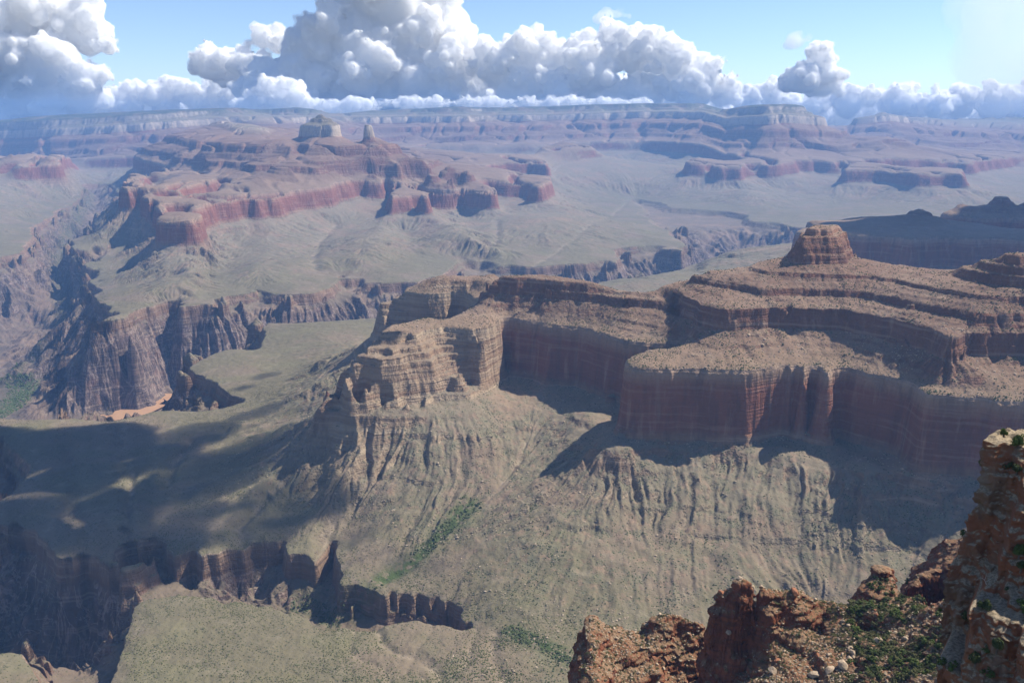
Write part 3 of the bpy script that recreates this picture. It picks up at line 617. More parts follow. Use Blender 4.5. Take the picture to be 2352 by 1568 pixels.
WASHES = [(wl([(1230, 960, -775), (1180, 1080, -847), (1120, 1150, -882), (1060, 1200, -904), (1000, 1250, -927), (940, 1300, -946), (885, 1340, -958)]), 7, 5),
          (wl([(1840, 1200, -842), (1830, 1290, -892), (1870, 1370, -930), (1880, 1430, -940)]), 4, 4), (wl([(1925, 1210, -842), (1905, 1290, -892), (1885, 1370, -930)]), 4, 4),
          (wl([(858, 1445, -955), (866, 1480, -950), (915, 1497, -948), (970, 1512, -946), (1010, 1545, -944), (1025, 1590, -942)]), 5, 7),
          (wl([(1095, 1448, -955), (1085, 1490, -948), (1070, 1530, -946), (1030, 1580, -944)]), 4, 3), (wl([(1130, 1465, -950), (1128, 1530, -944), (1165, 1575, -940)]), 5, 5),
          (wl([(800, 1446, -955), (810, 1500, -950), (870, 1540, -946), (880, 1600, -945)]), 4, 3), (wl([(1000, 1430, -955), (960, 1490, -948), (930, 1560, -945)]), 3, 2),
          (wl([(372, 1120, -950), (385, 1100, -949), (400, 1060, -948), (440, 1010, -945)]), 8, 13), (wl([(290, 1215, -953), (295, 1150, -950), (310, 1080, -949)]), 7, 10), (wl([(560, 1250, -952), (545, 1215, -948), (590, 1170, -944), (640, 1120, -935)]), 8, 12),
          (wl([(725, 1282, -953), (750, 1240, -948), (770, 1180, -942)]), 6, 9),
          (wl([(722, 628, -952), (718, 600, -940), (728, 575, -915), (745, 550, -880), (770, 520, -840)]), 22, 14), (wl([(1095, 605, -952), (1115, 580, -935), (1140, 555, -910), (1140, 520, -870)]), 18, 12),
          (wl([(1170, 640, -955), (1320, 560, -940), (1400, 500, -935), (1440, 460, -930)]), 16, 6)]
for P, w, dep in WASHES:
    P = dense([(*p,) for p in P], .01); m = near_line(P, XW, YW, w); WASH = np.maximum(WASH, m); ZG -= (dep * near_line(P, XW, YW, w * 2.2)).astype(np.float32)
VEG = np.maximum(VEG, near_line(wl([(1090, 1165, -890), (1060, 1200, -904), (1000, 1250, -927), (940, 1300, -946), (885, 1340, -958)]), XW + 10, YW, 26))
VEG = np.maximum(VEG, near_line(wl([(1175, 1462, -948), (1230, 1490, -940), (1300, 1520, -935)]), XW, YW, 22))
VEG = np.maximum(VEG, .5 * near_line(wl([(700, 1370, -1030), (780, 1430, -1022), (850, 1410, -1015)]), XW, YW, 40))
VEG = np.maximum(VEG, near_line([(x, y) for x, y, s in CREEK if y < 4400], XG, YG, 75) * (SG < -1300))
VEG = np.maximum(VEG, .55 * near_line([(x, y) for x, y, s in CREEK if y > 4300], XG, YG, 60))
for P in ([(1100, 1250, -890), (1015, 1230, -915), (820, 1190, -935), (700, 1300, -950), (640, 1245, -948)],): pass
# ------------------------------------------------------------------ the ground, one sheet cut into its landforms
AZG = np.degrees(np.arctan2(XG, YG)); QS = SG[:-1, :-1]; QX = XG[:-1, :-1]; QY = YG[:-1, :-1]; QA = AZG[:-1, :-1]
cls = np.full(QS.shape, 1)
hi = QS > -925
cls[hi] = 4
cls[hi & (QY < 3500)] = 2
cls[hi & (QY > 3500) & (QY < 7000) & (QA > 13)] = 3
cls[hi & (QY < 950) & (QX < 900)] = 9
cls[hi & (QY > 6500) & (QA < -23.5)] = 5
cls[(QY > 12300) & (QA < 13)] = 6
cls[hi & (QY > 8500) & (QA >= 13)] = 7
cls[(QY > 14700) & (QA >= 13)] = 8
cls[(QY > 19000)] = 10
cls[QS < -958] = 0
NAMES = {0: ('inner_gorge', 'dark rugged schist gorge cut below the flat platform', 'gorge'), 1: ('plateau', 'olive brown flat platform along the rim of the dark inner gorge', 'plateau'),
         2: ('mesa', 'banded red mesa with sheer Redwall cliff and small butte on its crest', 'mesa'), 3: ('shaded_mesa', 'dark shaded mesa with a pointed butte behind the near ridge', 'mesa'),
         4: ('temple', 'red stepped massif topped by a pale rock spire', 'rock massif'), 5: ('butte', 'stepped hazy butte beyond the creek at the left edge', 'butte'),
         6: ('rim_wall', 'long blue hazy canyon wall under the clouds', 'canyon wall'), 7: ('flat_topped_temple', 'hazy flat topped temple with layered slopes', 'rock massif'),
         8: ('pointed_temple', 'faint blue mountain with a small pointed summit', 'mountain'), 9: ('canyon_wall', 'steep stepped wall falling away under the viewpoint', 'canyon wall'), 10: ('hills', 'faint blue hills on the horizon', 'hills')}
VALL = np.stack([XG, YG, ZG], -1).reshape(-1, 3).astype(np.float32)
FALL = grid_faces(NR, NA)
# normals of the whole sheet, so that the pieces join without a seam
tu = np.empty((NR, NA, 3), np.float32); tv = np.empty_like(tu); V3 = VALL.reshape(NR, NA, 3)
tu[:, 1:-1] = V3[:, 2:] - V3[:, :-2]; tu[:, 0] = V3[:, 1] - V3[:, 0]; tu[:, -1] = V3[:, -1] - V3[:, -2]
tv[1:-1] = V3[2:] - V3[:-2]; tv[0] = V3[1] - V3[0]; tv[-1] = V3[-1] - V3[-2]
NV = np.cross(tu, tv); NV /= np.linalg.norm(NV, axis=-1, keepdims=True) + 1e-9; NV = NV.reshape(-1, 3); del tu, tv
cf = cls.ravel(); ATT = {'s': SG.ravel(), 'g': GG.ravel(), 'veg': VEG.ravel(), 'wash': WASH.ravel()}
for ci, (nm, lab, cat) in NAMES.items():
    F = FALL[cf == ci]
    if not len(F): continue
    used, inv = np.unique(F, return_inverse=True)
    me = mesh_from(nm, VALL[used], inv.reshape(-1, 4), {k: v[used] for k, v in ATT.items()})
    me.normals_split_custom_set_from_vertices(NV[used])
    o = link(nm, me, CANYON); o['kind'] = 'structure'; o['label'] = lab; o['category'] = cat
# ------------------------------------------------------------------ river
def river():
    P = dense([p for p in RIVER], .006); P = np.array(P)[:, :2]; T = np.gradient(P, axis=0); T /= np.linalg.norm(T, axis=1)[:, None]; Nn = np.stack([-T[:, 1], T[:, 0]], 1)
    w = 88.0; V = []
    for k in range(-2, 3): V.append(np.concatenate([P + Nn * w * k / 2, np.full((len(P), 1), -1384.0)], 1))
    me = mesh_from('river', np.stack(V, 0).reshape(-1, 3), grid_faces(5, len(P))[:, ::-1])
    t = NT('muddy_water'); c = t.mix(t.step(t.noise(.02, 3), .4, .7), (.40, .235, .13), (.36, .205, .115))
    m = t.finish(c, .35, t.noise(.5, 3), .15, .3, .4)
    o = link('river', me, m); o['kind'] = 'structure'; o['label'] = 'muddy orange river at the bottom of the dark gorge'; o['category'] = 'river'
river()
# ------------------------------------------------------------------ foreground: the red ridge below the viewpoint
FP = []
def fd(*pts, line=True):
    P = [hit_d(*p) for p in pts]
    FP.extend(dense(P, .012) if line else P)
def fh_(*pts, line=True):      # points given with their height
    P = []
    for px, py, h in pts:
        a, b, c = ray(px, py); D = h / c * b; P.append((D * a / b, D, h))
    FP.extend(dense(P, .01) if line else P); return P
# left rib: edge, crest, slope
LE = fh_((1330, 1590, -311), (1329, 1545, -308), (1336, 1522, -306), (1337, 1490, -304), (1342, 1462, -303), (1350, 1440, -303))
LC = fh_((1350, 1440, -303), (1358, 1432, -302), (1375, 1428, -302), (1404, 1432, -303), (1412, 1446, -306), (1430, 1444, -306), (1452, 1455, -307), (1490, 1457, -306), (1500, 1438, -300), (1513, 1418, -296), (1533, 1416, -296), (1556, 1420, -297), (1581, 1432, -299), (1609, 1435, -301), (1640, 1442, -304))
fh_((1400, 1500, -308), (1450, 1530, -312), (1520, 1560, -317), (1420, 1580, -316), (1500, 1480, -308), (1560, 1470, -308), (1600, 1470, -308), (1570, 1510, -314), (1560, 1600, -326), (1480, 1640, -330), line=False)
# gully between the ribs, in the shadow of the fin
fh_((1654, 1452, -310), (1640, 1500, -320), (1615, 1545, -327), (1590, 1600, -335), (1570, 1660, -340))
# fin of red rock: crest and the sunlit slope to its right
RC1 = fh_((1640, 1385, -266), (1643, 1370, -262), (1657, 1360, -260), (1676, 1356, -259), (1681, 1336, -254), (1694, 1328, -252), (1716, 1337, -254))
fh_((1652, 1385, -270), (1660, 1400, -278), (1690, 1400, -278), (1700, 1380, -272), line=False)
RC2 = fh_((1716, 1337, -254), (1738, 1339, -256), (1762, 1352, -260), (1798, 1363, -263), (1825, 1358, -261), (1838, 1366, -264), (1861, 1380, -267), (1901, 1396, -271), (1935, 1393, -269), (1968, 1396, -269), (2035, 1393, -265), (2068, 1400, -265), (2110, 1392, -258), (2160, 1384, -252), (2230, 1375, -243), (2330, 1360, -230), (2450, 1345, -215))
fh_((1726, 1395, -273), (1716, 1440, -283), (1702, 1482, -292), (1664, 1525, -302), (1614, 1580, -315), (1590, 1640, -325))
fh_((1704, 1440, -296), (1690, 1482, -306), (1650, 1522, -316), line=False)
fh_((1800, 1410, -272), (1850, 1440, -277), (1780, 1480, -286), (1900, 1420, -274), (1960, 1432, -272), (1990, 1452, -278), (2030, 1440, -270), (2100, 1430, -262), (1750, 1540, -294), (1850, 1520, -284), (1950, 1510, -277), (2050, 1500, -268), (2120, 1480, -258), (1900, 1568, -282), (2000, 1560, -272), (2100, 1550, -260), (1800, 1600, -292), (2250, 1480, -244), (2350, 1440, -230), (2300, 1560, -236), (2450, 1500, -216), (2000, 1640, -274), (1700, 1640, -306), (2200, 1640, -246), (2400, 1640, -222), line=False)
# red cut bank
fh_((1870, 1462, -284), (1930, 1425, -273), line=False)
# the far, unseen side: drops away to the canyon wall below
def fw(x, y, h): FP.append((x, y, h))
for P_, ex, dr in ((LC, 60, 150), (RC1, 55, 110), (RC2, 70, 85)):
    for x, y, h in P_[::2]:
        r = math.hypot(x, y); k = (r + ex) / r
        fw(x * k, y * k, h - dr); k = (r + ex * 2.6) / r; fw(x * k, y * k, min(h - dr - 160, -520))
for y in (220, 280, 340, 400, 460, 520):  # unseen wall off to the right, added to shade the ridge's lower right
    fw(y * .62 + 60, y, -190); fw(y * .62 + 95, y, -95); fw(y * .62 + 150, y, -35); fw(y * .62 + 260, y, -20)
for x, y, h in LE: fw(x - 14, y - 2, h - 70); fw(x - 70, y - 6, h - 250)
# rubble hill behind, at the foot of the cliff
fd((1975, 1365, 560), (1985, 1348, 566), (2018, 1337, 572), (2068, 1340, 576), (2135, 1344, 578), (2200, 1340, 576), (2300, 1335, 570))
fd((2000, 1372, 545), (2060, 1380, 540), (2130, 1375, 536), line=False)
FA = np.array(FP); fq = np.stack(lp(FA[:, 0], FA[:, 1]), 1)
_, uq = np.unique(np.round(fq / .002).astype(int), axis=0, return_index=True); fq = fq[uq]; fh = FA[uq, 2]
n_ = len(fq); A = np.sqrt(((fq[:, None] - fq[None]) ** 2).sum(-1) + 1e-5) - np.eye(n_) * .002
Pm = np.concatenate([np.ones((n_, 1)), fq], 1)
fs = np.linalg.solve(np.block([[A, Pm], [Pm.T, np.zeros((3, 3))]]), np.concatenate([fh, np.zeros(3)]))
fga = np.linspace(math.atan2(1300 - 1176, 1907 * .80), RAD(52), 340); fgl = np.linspace(math.log(270), math.log(760), 300)
FGH = np.empty((300, 340))
for k, l in enumerate(fgl):
    FGH[k] = np.sqrt((fga[:, None] - fq[None, :, 0]) ** 2 + (l - fq[None, :, 1]) ** 2 + 1e-5) @ fs[:n_] + fs[n_] + fs[n_ + 1] * fga + fs[n_ + 2] * l
def ridge_h(x, y):
    wx = 5 * perlin(x / 38., y / 38., 81) + 2.2 * perlin(x / 13., y / 13., 82) + .9 * perlin(x / 5., y / 5., 83); wy = 5 * perlin(x / 38. + 9, y / 38., 84) + 2.2 * perlin(x / 13., y / 13. + 4, 85) + .9 * perlin(x / 5. + 3, y / 5., 86)
    a, l = lp(x + wx, y + wy)
    fa = np.clip((a - fga[0]) / (fga[1] - fga[0]), 0, 338.99); fl = np.clip((l - fgl[0]) / (fgl[1] - fgl[0]), 0, 298.99)
    ia = fa.astype(int); il = fl.astype(int); ta = fa - ia; tl = fl - il
    h = (FGH[il, ia] * (1 - ta) + FGH[il, ia + 1] * ta) * (1 - tl) + (FGH[il + 1, ia] * (1 - ta) + FGH[il + 1, ia + 1] * ta) * tl
    # beds: small broken ledges, and rubble
    bd = h + 1.5 * perlin(x / 30., y / 30., 87); ph = (bd / 9.0); fr = ph - np.floor(ph); st = sstep(.55, .75, fr) - fr
    h = h + st * 4.2 * sstep(-.2, .35, perlin(x / 45., y / 45., 88))
    h = h + 2.6 * (np.abs(perlin(x / 16., y / 16., 92)) - .25) + 1.6 * perlin(x / 11., y / 11., 89) + .8 * np.abs(perlin(x / 4.5, y / 4.5, 90)) + .5 * perlin(x / 2.2, y / 2.2, 91)
    return h
NFA, NFR = 900, 900
fa_ = np.linspace(fga[0], fga[-1], NFA); fl_ = np.linspace(math.log(280), math.log(720), NFR)
FAg, FLg = np.meshgrid(fa_, fl_); FX = np.exp(FLg) * np.sin(FAg); FY = np.exp(FLg) * np.cos(FAg); FZ = ridge_h(FX, FY)
# break the steep faces into blocks
gx_ = np.gradient(FZ, axis=1) / np.maximum(np.hypot(np.gradient(FX, axis=1), np.gradient(FY, axis=1)), 1e-3); gy_ = np.gradient(FZ, axis=0) / np.maximum(np.hypot(np.gradient(FX, axis=0), np.gradient(FY, axis=0)), 1e-3)
stp = sstep(.7, 1.6, np.hypot(gx_, gy_)); ux = -(gx_ * np.cos(FAg) + gy_ * np.sin(FAg)); uy = -(-gx_ * np.sin(FAg) + gy_ * np.cos(FAg)); ul = np.hypot(ux, uy) + 1e-3; ux /= ul; uy /= ul
qq = FX * .7 + FY * .7; q2 = FX * .7 - FY * .7
def blk_(a, b, ca, cb, sd): return (_hash(np.floor((a + .6 * perlin(a / 4, b / 4, sd)) / ca).astype(np.int64), np.floor((b + .5 * perlin(a / 3, b / 3, sd + 1)) / cb).astype(np.int64), sd) & np.uint32(255)) / 255. - .5
dd = stp * (3.2 * perlin(qq / 14., FZ / 11., 161) + 2.6 * blk_(qq, FZ, 6.5, 5.0, 162) + 2.6 * blk_(q2, FZ, 5.5, 4.2, 164) + 1.2 * blk_(q2, FZ, 2.2, 1.9, 166) + 1.5 * perlin(FZ / 2.2, qq / 18., 168))
FX = FX + ux * dd; FY = FY + uy * dd
# the fin of bare rock: a steep buttress standing on the crest
def ridge_material():
    t = NT('red_ridge_rock'); n1 = t.noise(.05, 5, .6); n2 = t.noise(.22, 4, .6); n3 = t.noise(.9, 4, .6)
    nz = t.n('SeparateXYZ'); t.pos(); t.put(nz.inputs[0], t._g.outputs['Normal'])
    flat = t.step(t.math('ADD', nz.outputs[2], t.math('MULTIPLY', t.math('SUBTRACT', n2, .5), .5)), .45, .72)
    rock = t.mix(t.step(n2, .4, .62), (.205, .072, .038), (.14, .058, .036)); rock = t.mix(t.step(t.noise(.6, 3, .6, (.15, .15, 1)), .52, .64), rock, (.12, .055, .035))
    soil = t.mix(t.step(n1, .42, .60), (.20, .098, .056), (.215, .135, .082)); soil = t.mix(t.step(n2, .55, .70), soil, (.25, .175, .11))
    soil = t.mix(t.math('MULTIPLY', t.step(n3, .50, .66), t.step(n1, .62, .42)), soil, (.085, .085, .04))
    pale = t.math('MULTIPLY', t.step(t.voro(.55), .30, .14), t.step(t.noise(.07, 3), .45, .6))
    soil = t.mix(t.math('MULTIPLY', pale, .85), soil, (.42, .31, .21))
    col = t.mix(flat, rock, soil)
    h = t.math('ADD', t.math('MULTIPLY', n2, 2.2), t.math('ADD', t.math('MULTIPLY', n3, .7), t.math('MULTIPLY', pale, .5)))
    h = t.math('ADD', h, t.math('MULTIPLY', t.noise(.5, 3, .6, (1, 1, .25)), 1.5))
    return t.finish(col, .97, h, .8, 1.0)
RIDGE = ridge_material()
o = link('ridge', mesh_from('ridge', np.stack([FX, FY, FZ], -1).reshape(-1, 3), grid_faces(NFR, NFA)), RIDGE)
o['kind'] = 'structure'; o['label'] = 'red rocky ridge with scrub below the viewpoint'; o['category'] = 'ridge'
# ------------------------------------------------------------------ foreground: the cliff at the right edge
def at_d(px, py, D): return np.array(hit_d(px, py, D))
# silhouette of its left edge, as distances along the corner, top to bottom
EDGE = [(2262, 1012, 128), (2252, 1020, 128), (2254, 1040, 127.5), (2260, 1059, 127), (2251, 1083, 126.5), (2252, 1107, 126), (2240, 1125, 125.5), (2234, 1159, 125), (2222, 1180, 124.5), (2221, 1205, 124), (2208, 1238, 123.2), (2194, 1274, 122.5), (2172, 1296, 121.5), (2163, 1316, 121), (2151, 1342, 120.3), (2151, 1378, 119.5), (2139, 1422, 118.5), (2138, 1458, 117.5), (2154, 1485, 117), (2160, 1501, 116.5), (2150, 1530, 116), (2144, 1568, 115), (2130, 1640, 113)]
EW = np.array([at_d(*e) for e in EDGE]); EZ = EW[:, 2]
def corner(z): return np.interp(-z, -EZ, EW[:, 0]), np.interp(-z, -EZ, EW[:, 1])
NT_, NZ_ = 620, 520
zt = EZ[0]; zb = -118.0
tt = np.linspace(-1.0, 1.0, NT_); zz = np.linspace(0, 1, NZ_)
CX = np.empty((NZ_, NT_)); CY = np.empty_like(CX); CZ = np.empty_like(CX)
# blocks standing out from the face: (t0, t1, top z at picture row, how far out, slope of the top)
def zrow(py, D): return hit_d(2250, py, D)[2]
def face_pt(t):   # plan of the face in front of the corner (t>0 towards the viewer's right) and of its hidden back (t<0)
    f = np.where(t > 0, t, 0) * 62.0; bck = np.where(t < 0, -t, 0) * 60.0
    ox = f * .72 + bck * .62; oy = -f * .69 + bck * .78
    return ox, oy
fo = np.stack(face_pt(tt), 0)
tg = np.gradient(fo, axis=1); tg /= np.linalg.norm(tg, axis=0); nx_, ny_ = -tg[1] * -1.0, tg[0] * -1.0   # normal towards the left/front
nx_, ny_ = -np.abs(nx_) * 1.0, np.where(tt > 0, -np.abs(ny_), np.abs(ny_))
k_ = np.ones(25) / 25
nx_ = np.convolve(np.pad(nx_, 12, mode='edge'), k_, 'valid'); ny_ = np.convolve(np.pad(ny_, 12, mode='edge'), k_, 'valid')
BLK = [(.10, .60, zrow(1122, 116), 3.2, .05), (.18, .30, zrow(1118, 116), 4.6, .02), (.32, .62, zrow(1150, 112), 6.0, .04), (.30, .56, zrow(1305, 102), 10.5, .03), (.52, .95, zrow(1340, 98), 12.5, .05), (.16, .34, zrow(1392, 108), 6.5, .05),
       (.10, .30, zrow(1425, 106), 9.0, .06), (.22, 1.1, zrow(1462, 100), 12.5, .12), (.05, .22, zrow(1520, 108), 9.0, .05), (.62, 1.1, zrow(1230, 106), 7.0, .05)]
for r_ in range(NZ_):
    z = zt + (zb - zt) * zz[r_]
    x0, y0 = corner(z); X = x0 + fo[0]; Y = y0 + fo[1]
    off = np.zeros(NT_)
    zj = z + .9 * perlin(X / 9., Y / 9., 101)
    for a, b, ztop, p, sl in BLK:
        ta = tt + .012 * perlin(np.full(NT_, z) / 3.5, tt * 30, 103)
        m = sstep(a - .012, a + .012, ta) * (1 - sstep(b - .012, b + .012, ta)) * sstep(0.0, 1.1, ztop - zj)
        m2 = np.clip((ztop - zj) * .0, 0, 0)
        off = np.maximum(off, p * m + np.clip(ztop - zj, 0, 20) * sl * m)
    # joints, beds and flutes
    q1 = X * .8 - Y * .6
    off = off + 1.5 * perlin(q1 / 9., np.full(NT_, z) / 22., 105) + .8 * perlin(q1 / 3.2, np.full(NT_, z) / 12., 106) - .9 * np.maximum(0, .25 - np.abs(perlin(q1 / 5.5, np.full(NT_, z) / 30., 107))) * 3
    jw = q1 + .5 * perlin(q1 / 3., np.full(NT_, z) / 3., 121) + .25 * np.sin(z * .7); ji = np.floor(jw / 2.4); jh = (_hash(ji.astype(np.int64), np.zeros(NT_, np.int64), 122) & np.uint32(255)) / 255.
    jz = np.floor((z + 5.0 * jh + .3 * perlin(q1 / 2., q1 * 0, 123)) / (1.6 + 1.4 * jh)); jr = (_hash(ji.astype(np.int64), jz.astype(np.int64), 124) & np.uint32(255)) / 255.
    kw = np.floor((q1 + .3 * np.sin(z * 1.3)) / .95); kz = np.floor((z + .2 * perlin(q1 / 1.5, q1 * 0, 125)) / .7); kr = (_hash(kw.astype(np.int64), kz.astype(np.int64), 126) & np.uint32(255)) / 255.
    off = off + 1.15 * (jr - .5) + .4 * (kr - .5)
    off = off + .55 * perlin(np.full(NT_, z) / 1.3 + .4 * perlin(q1 / 10., q1 * 0, 109), q1 / 25., 108) + .3 * perlin(q1 / .9, np.full(NT_, z) / .8, 110) + .25 * perlin(q1 / .4, np.full(NT_, z) / .5, 111)
    cz_ = 1 - sstep(0, .06, np.abs(tt)) * 0.0
    CX[r_] = X + nx_ * off; CY[r_] = Y + ny_ * off; CZ[r_] = z - np.where(tt < 0, -tt, 0) * 60 * .78 * .44 + .35 * perlin(q1 / 1.5, np.full(NT_, z) / 2., 112)
# cap: rows that go back over the flat top
CAPN = 60; capx = np.empty((CAPN, NT_)); capy = np.empty_like(capx); capz = np.empty_like(capx)
inx, iny = .80, .58
for c_ in range(CAPN):
    d_ = 45.0 * ((CAPN - c_) / CAPN) ** 1.6; up = .9 * sstep(0, 4, d_) - .165 * np.minimum(d_, 14) - .6 * max(d_ - 14, 0)
    capx[c_] = CX[0] + inx * d_; capy[c_] = CY[0] + iny * d_
    capz[c_] = CZ[0] + up + (.9 * perlin(capx[c_] / 3., capy[c_] / 3., 115) + .5 * perlin(capx[c_] / 1.1, capy[c_] / 1.1, 116)) * sstep(0, 2, d_)
CX = np.concatenate([capx, CX]); CY = np.concatenate([capy, CY]); CZ = np.concatenate([capz, CZ])
def cliff_material():
    t = NT('cliff_limestone'); n1 = t.noise(.09, 5, .6); n2 = t.noise(.5, 5, .62); st = t.noise(.22, 5, .65, (1, 1, .09)); bd = t.noise(.55, 4, .6, (.06, .06, 1)); fine = t.noise(2.4, 4, .65)
    col = t.mix(t.math('MULTIPLY', t.step(n1, .44, .60), .8), (.20, .08, .042), (.155, .105, .068))
    col = t.mix(t.math('MULTIPLY', t.step(st, .50, .64), .75), col, (.25, .095, .042)); col = t.mix(t.math('MULTIPLY', t.step(st, .45, .33), .6), col, (.20, .165, .125))
    col = t.mix(t.math('MULTIPLY', t.step(bd, .54, .66), .5), col, (.12, .085, .06)); col = t.mix(t.math('MULTIPLY', t.step(n2, .58, .72), .25), col, (.36, .28, .19))
    nz = t.n('SeparateXYZ'); t.pos(); t.put(nz.inputs[0], t._g.outputs['Normal'])
    fl = t.step(t.math('ADD', nz.outputs[2], t.math('MULTIPLY', t.math('SUBTRACT', n2, .5), .4)), .55, .8)
    col = t.mix(fl, col, t.mix(t.step(fine, .42, .6), (.30, .235, .16), (.18, .14, .09)))
    h = t.math('ADD', t.math('MULTIPLY', n2, 1.1), t.math('ADD', t.math('MULTIPLY', fine, .25), t.math('ADD', t.math('MULTIPLY', bd, .8), t.math('MULTIPLY', st, .8))))
    return t.finish(col, .95, h, .9, .6)
o = link('cliff', mesh_from('cliff', np.stack([CX, CY, CZ], -1).reshape(-1, 3), grid_faces(CX.shape[0], NT_)[:, ::-1]), cliff_material())
o['kind'] = 'structure'; o['label'] = 'tall orange and grey rock cliff at the right edge near the viewer'; o['category'] = 'cliff'
# ------------------------------------------------------------------ plants and stones
rng = np.random.default_rng(77)
def leaf_mesh(name, n, seed, squash=.75, clumps=9, leaf=.16):
    r = np.random.default_rng(seed); C_ = r.normal(size=(clumps, 3)); C_ /= np.linalg.norm(C_, axis=1)[:, None]; C_ *= r.uniform(.25, .72, (clumps, 1)); C_[:, 2] = np.abs(C_[:, 2]) * squash + .12
    R_ = r.uniform(.18, .46, clumps); k = r.integers(0, clumps, n)
    d = r.normal(size=(n, 3)); d /= np.linalg.norm(d, axis=1)[:, None]; P = C_[k] + d * (R_[k] * r.uniform(.55, 1.0, n) ** .5)[:, None]; P[:, 2] = np.maximum(P[:, 2], .03)
    u_ = r.normal(size=(n, 3)); u_ -= (u_ * d).sum(1)[:, None] * d * .6; u_ /= np.linalg.norm(u_, axis=1)[:, None]; v_ = np.cross(d, u_); v_ /= np.linalg.norm(v_, axis=1)[:, None] + 1e-6
    sz = leaf * r.uniform(.6, 1.3, (n, 1)); V = np.stack([P - u_ * sz, P + v_ * sz * .7, P + u_ * sz, P - v_ * sz * .7], 1).reshape(-1, 3)
    return mesh_from(name, V, np.arange(n * 4).reshape(n, 4), smooth=False)
def stick_mesh(name, segs):
    V = []; F = []
    for a, b, r0, r1 in segs:
        a = np.array(a, float); b = np.array(b, float); d = b - a; d /= np.linalg.norm(d); u_ = np.cross(d, (.3, .7, .2)); u_ /= np.linalg.norm(u_); v_ = np.cross(d, u_); k0 = len(V)
        for p, r in ((a, r0), (b, r1)):
            for q_ in range(6): V.append(p + (u_ * math.cos(q_ * math.pi / 3) + v_ * math.sin(q_ * math.pi / 3)) * r)
        for q_ in range(6): F.append((k0 + q_, k0 + (q_ + 1) % 6, k0 + 6 + (q_ + 1) % 6, k0 + 6 + q_))
    return mesh_from(name, V, F)
def leaf_material(name, a, b):
    t = NT(name); return t.finish(t.mix(t.step(t.noise(1.1, 3), .38, .62), a, b), .9, None, spec=.1)
LEAF = [leaf_material('foliage_dark', (.045, .06, .026), (.075, .09, .036)), leaf_material('foliage_olive', (.085, .09, .04), (.13, .125, .06)), leaf_material('foliage_green', (.06, .085, .026), (.09, .12, .035))]
BARK = leaf_material('bark', (.11, .085, .065), (.17, .135, .105)); DEADWOOD = leaf_material('dead_wood', (.42, .38, .33), (.5, .46, .4))
SHR = []
for k in range(6):
    me = leaf_mesh('shrub', 420, 40 + k, .55 + .12 * (k % 3), 4 + k, .11); me.materials.append(LEAF[k % 3]); SHR.append(me)
STEMS = []
for k in range(2):
    r_ = random.Random(k); STEMS.append(stick_mesh('stem', [((0, 0, -.25), (r_.uniform(-.5, .5), r_.uniform(-.5, .5), r_.uniform(.35, .6)), .05, .02) for _ in range(6)])); STEMS[-1].materials.append(BARK)
def visible_rows(X, Y, Z, slack=.0015):
    ang = Z / np.hypot(X, Y); m = np.maximum.accumulate(ang, 0); return ang >= m - slack
def grid_up(X, Y, Z):
    a = np.stack([np.gradient(X, axis=1), np.gradient(Y, axis=1), np.gradient(Z, axis=1)], -1); b = np.stack([np.gradient(X, axis=0), np.gradient(Y, axis=0), np.gradient(Z, axis=0)], -1)
    n = np.cross(a, b); n /= np.linalg.norm(n, axis=-1, keepdims=True) + 1e-9; return np.abs(n[..., 2])
def project(x, y, z):
    zc = y * CP - z * SP; yc = y * SP + z * CP
    return 1176 + FPX * x / zc, 784 - FPX * yc / zc
def things(name, lab, cat, group, me, parts, x, y, z, s, first=[0]):
    o = link(name, me); o.location = (x, y, z); o.scale = (s * rng.uniform(.85, 1.2), s * rng.uniform(.85, 1.2), s * rng.uniform(.75, 1.1)); o.rotation_euler = (0, 0, rng.uniform(0, 6.28))
    o['label'] = lab; o['category'] = cat
    if group: o['group'] = group
    for pn, pm in parts: link(pn, pm, None, o)
    return o
# --- shrubs on the red ridge
UPF = grid_up(FX, FY, FZ); VIS = visible_rows(FX, FY, FZ, .004); FPXX, FPYY = project(FX, FY, FZ)
ok = VIS & (UPF > .5) & (FPXX > 1325) & (FPXX < 2190) & (FPYY < 1590) & (FPYY > 1320)
ci = np.flatnonzero(ok.ravel()); dens_n = fbm(FX, FY, 40., 3, .6, 131).ravel()
wgt = (FPXX.ravel()[ci] > 1900) * .9 + .5; w2 = np.clip(dens_n[ci] * 1.2 + .62, .08, 1) * wgt * np.clip((UPF.ravel()[ci] - .45) * 4, 0.05, 1) * (FY.ravel()[ci] / 400.) ** -1; w2 = w2 / w2.sum()
pick = rng.choice(ci, 2600, replace=False, p=w2)
def zone(px, py):
    if px < 1640: return 'on the left rib of the red ridge' if py > 1465 else 'along the rocky crest of the left rib'
    if px < 1725: return 'at the shaded foot of the red fin'
    if py < 1415: return 'on the crest of the ridge right of the red fin'
    if px > 1980: return 'in the scrub at the foot of the tall cliff'
    return 'on the slope below the ridge crest'
KIND = ['dark green', 'olive', 'bright green']
sizes = rng.uniform(.8, 1.25, len(pick)) ** 2 * 1.45; sizes[FPXX.ravel()[pick] > 1950] *= 1.35
order = np.argsort(-sizes)
IND = order[:255]; REST = order[255:]
for q_ in IND:
    i = pick[q_]; k = int(rng.integers(0, 6)); px, py = FPXX.ravel()[i], FPYY.ravel()[i]; sz = sizes[q_]
    things('shrub', ('large ' if sz > 2.3 else '') + KIND[k % 3] + ' shrub ' + zone(px, py), 'shrub', 'shrubs on the red ridge and cliff', SHR[k], [], FX.ravel()[i], FY.ravel()[i], FZ.ravel()[i] - .1, sz)
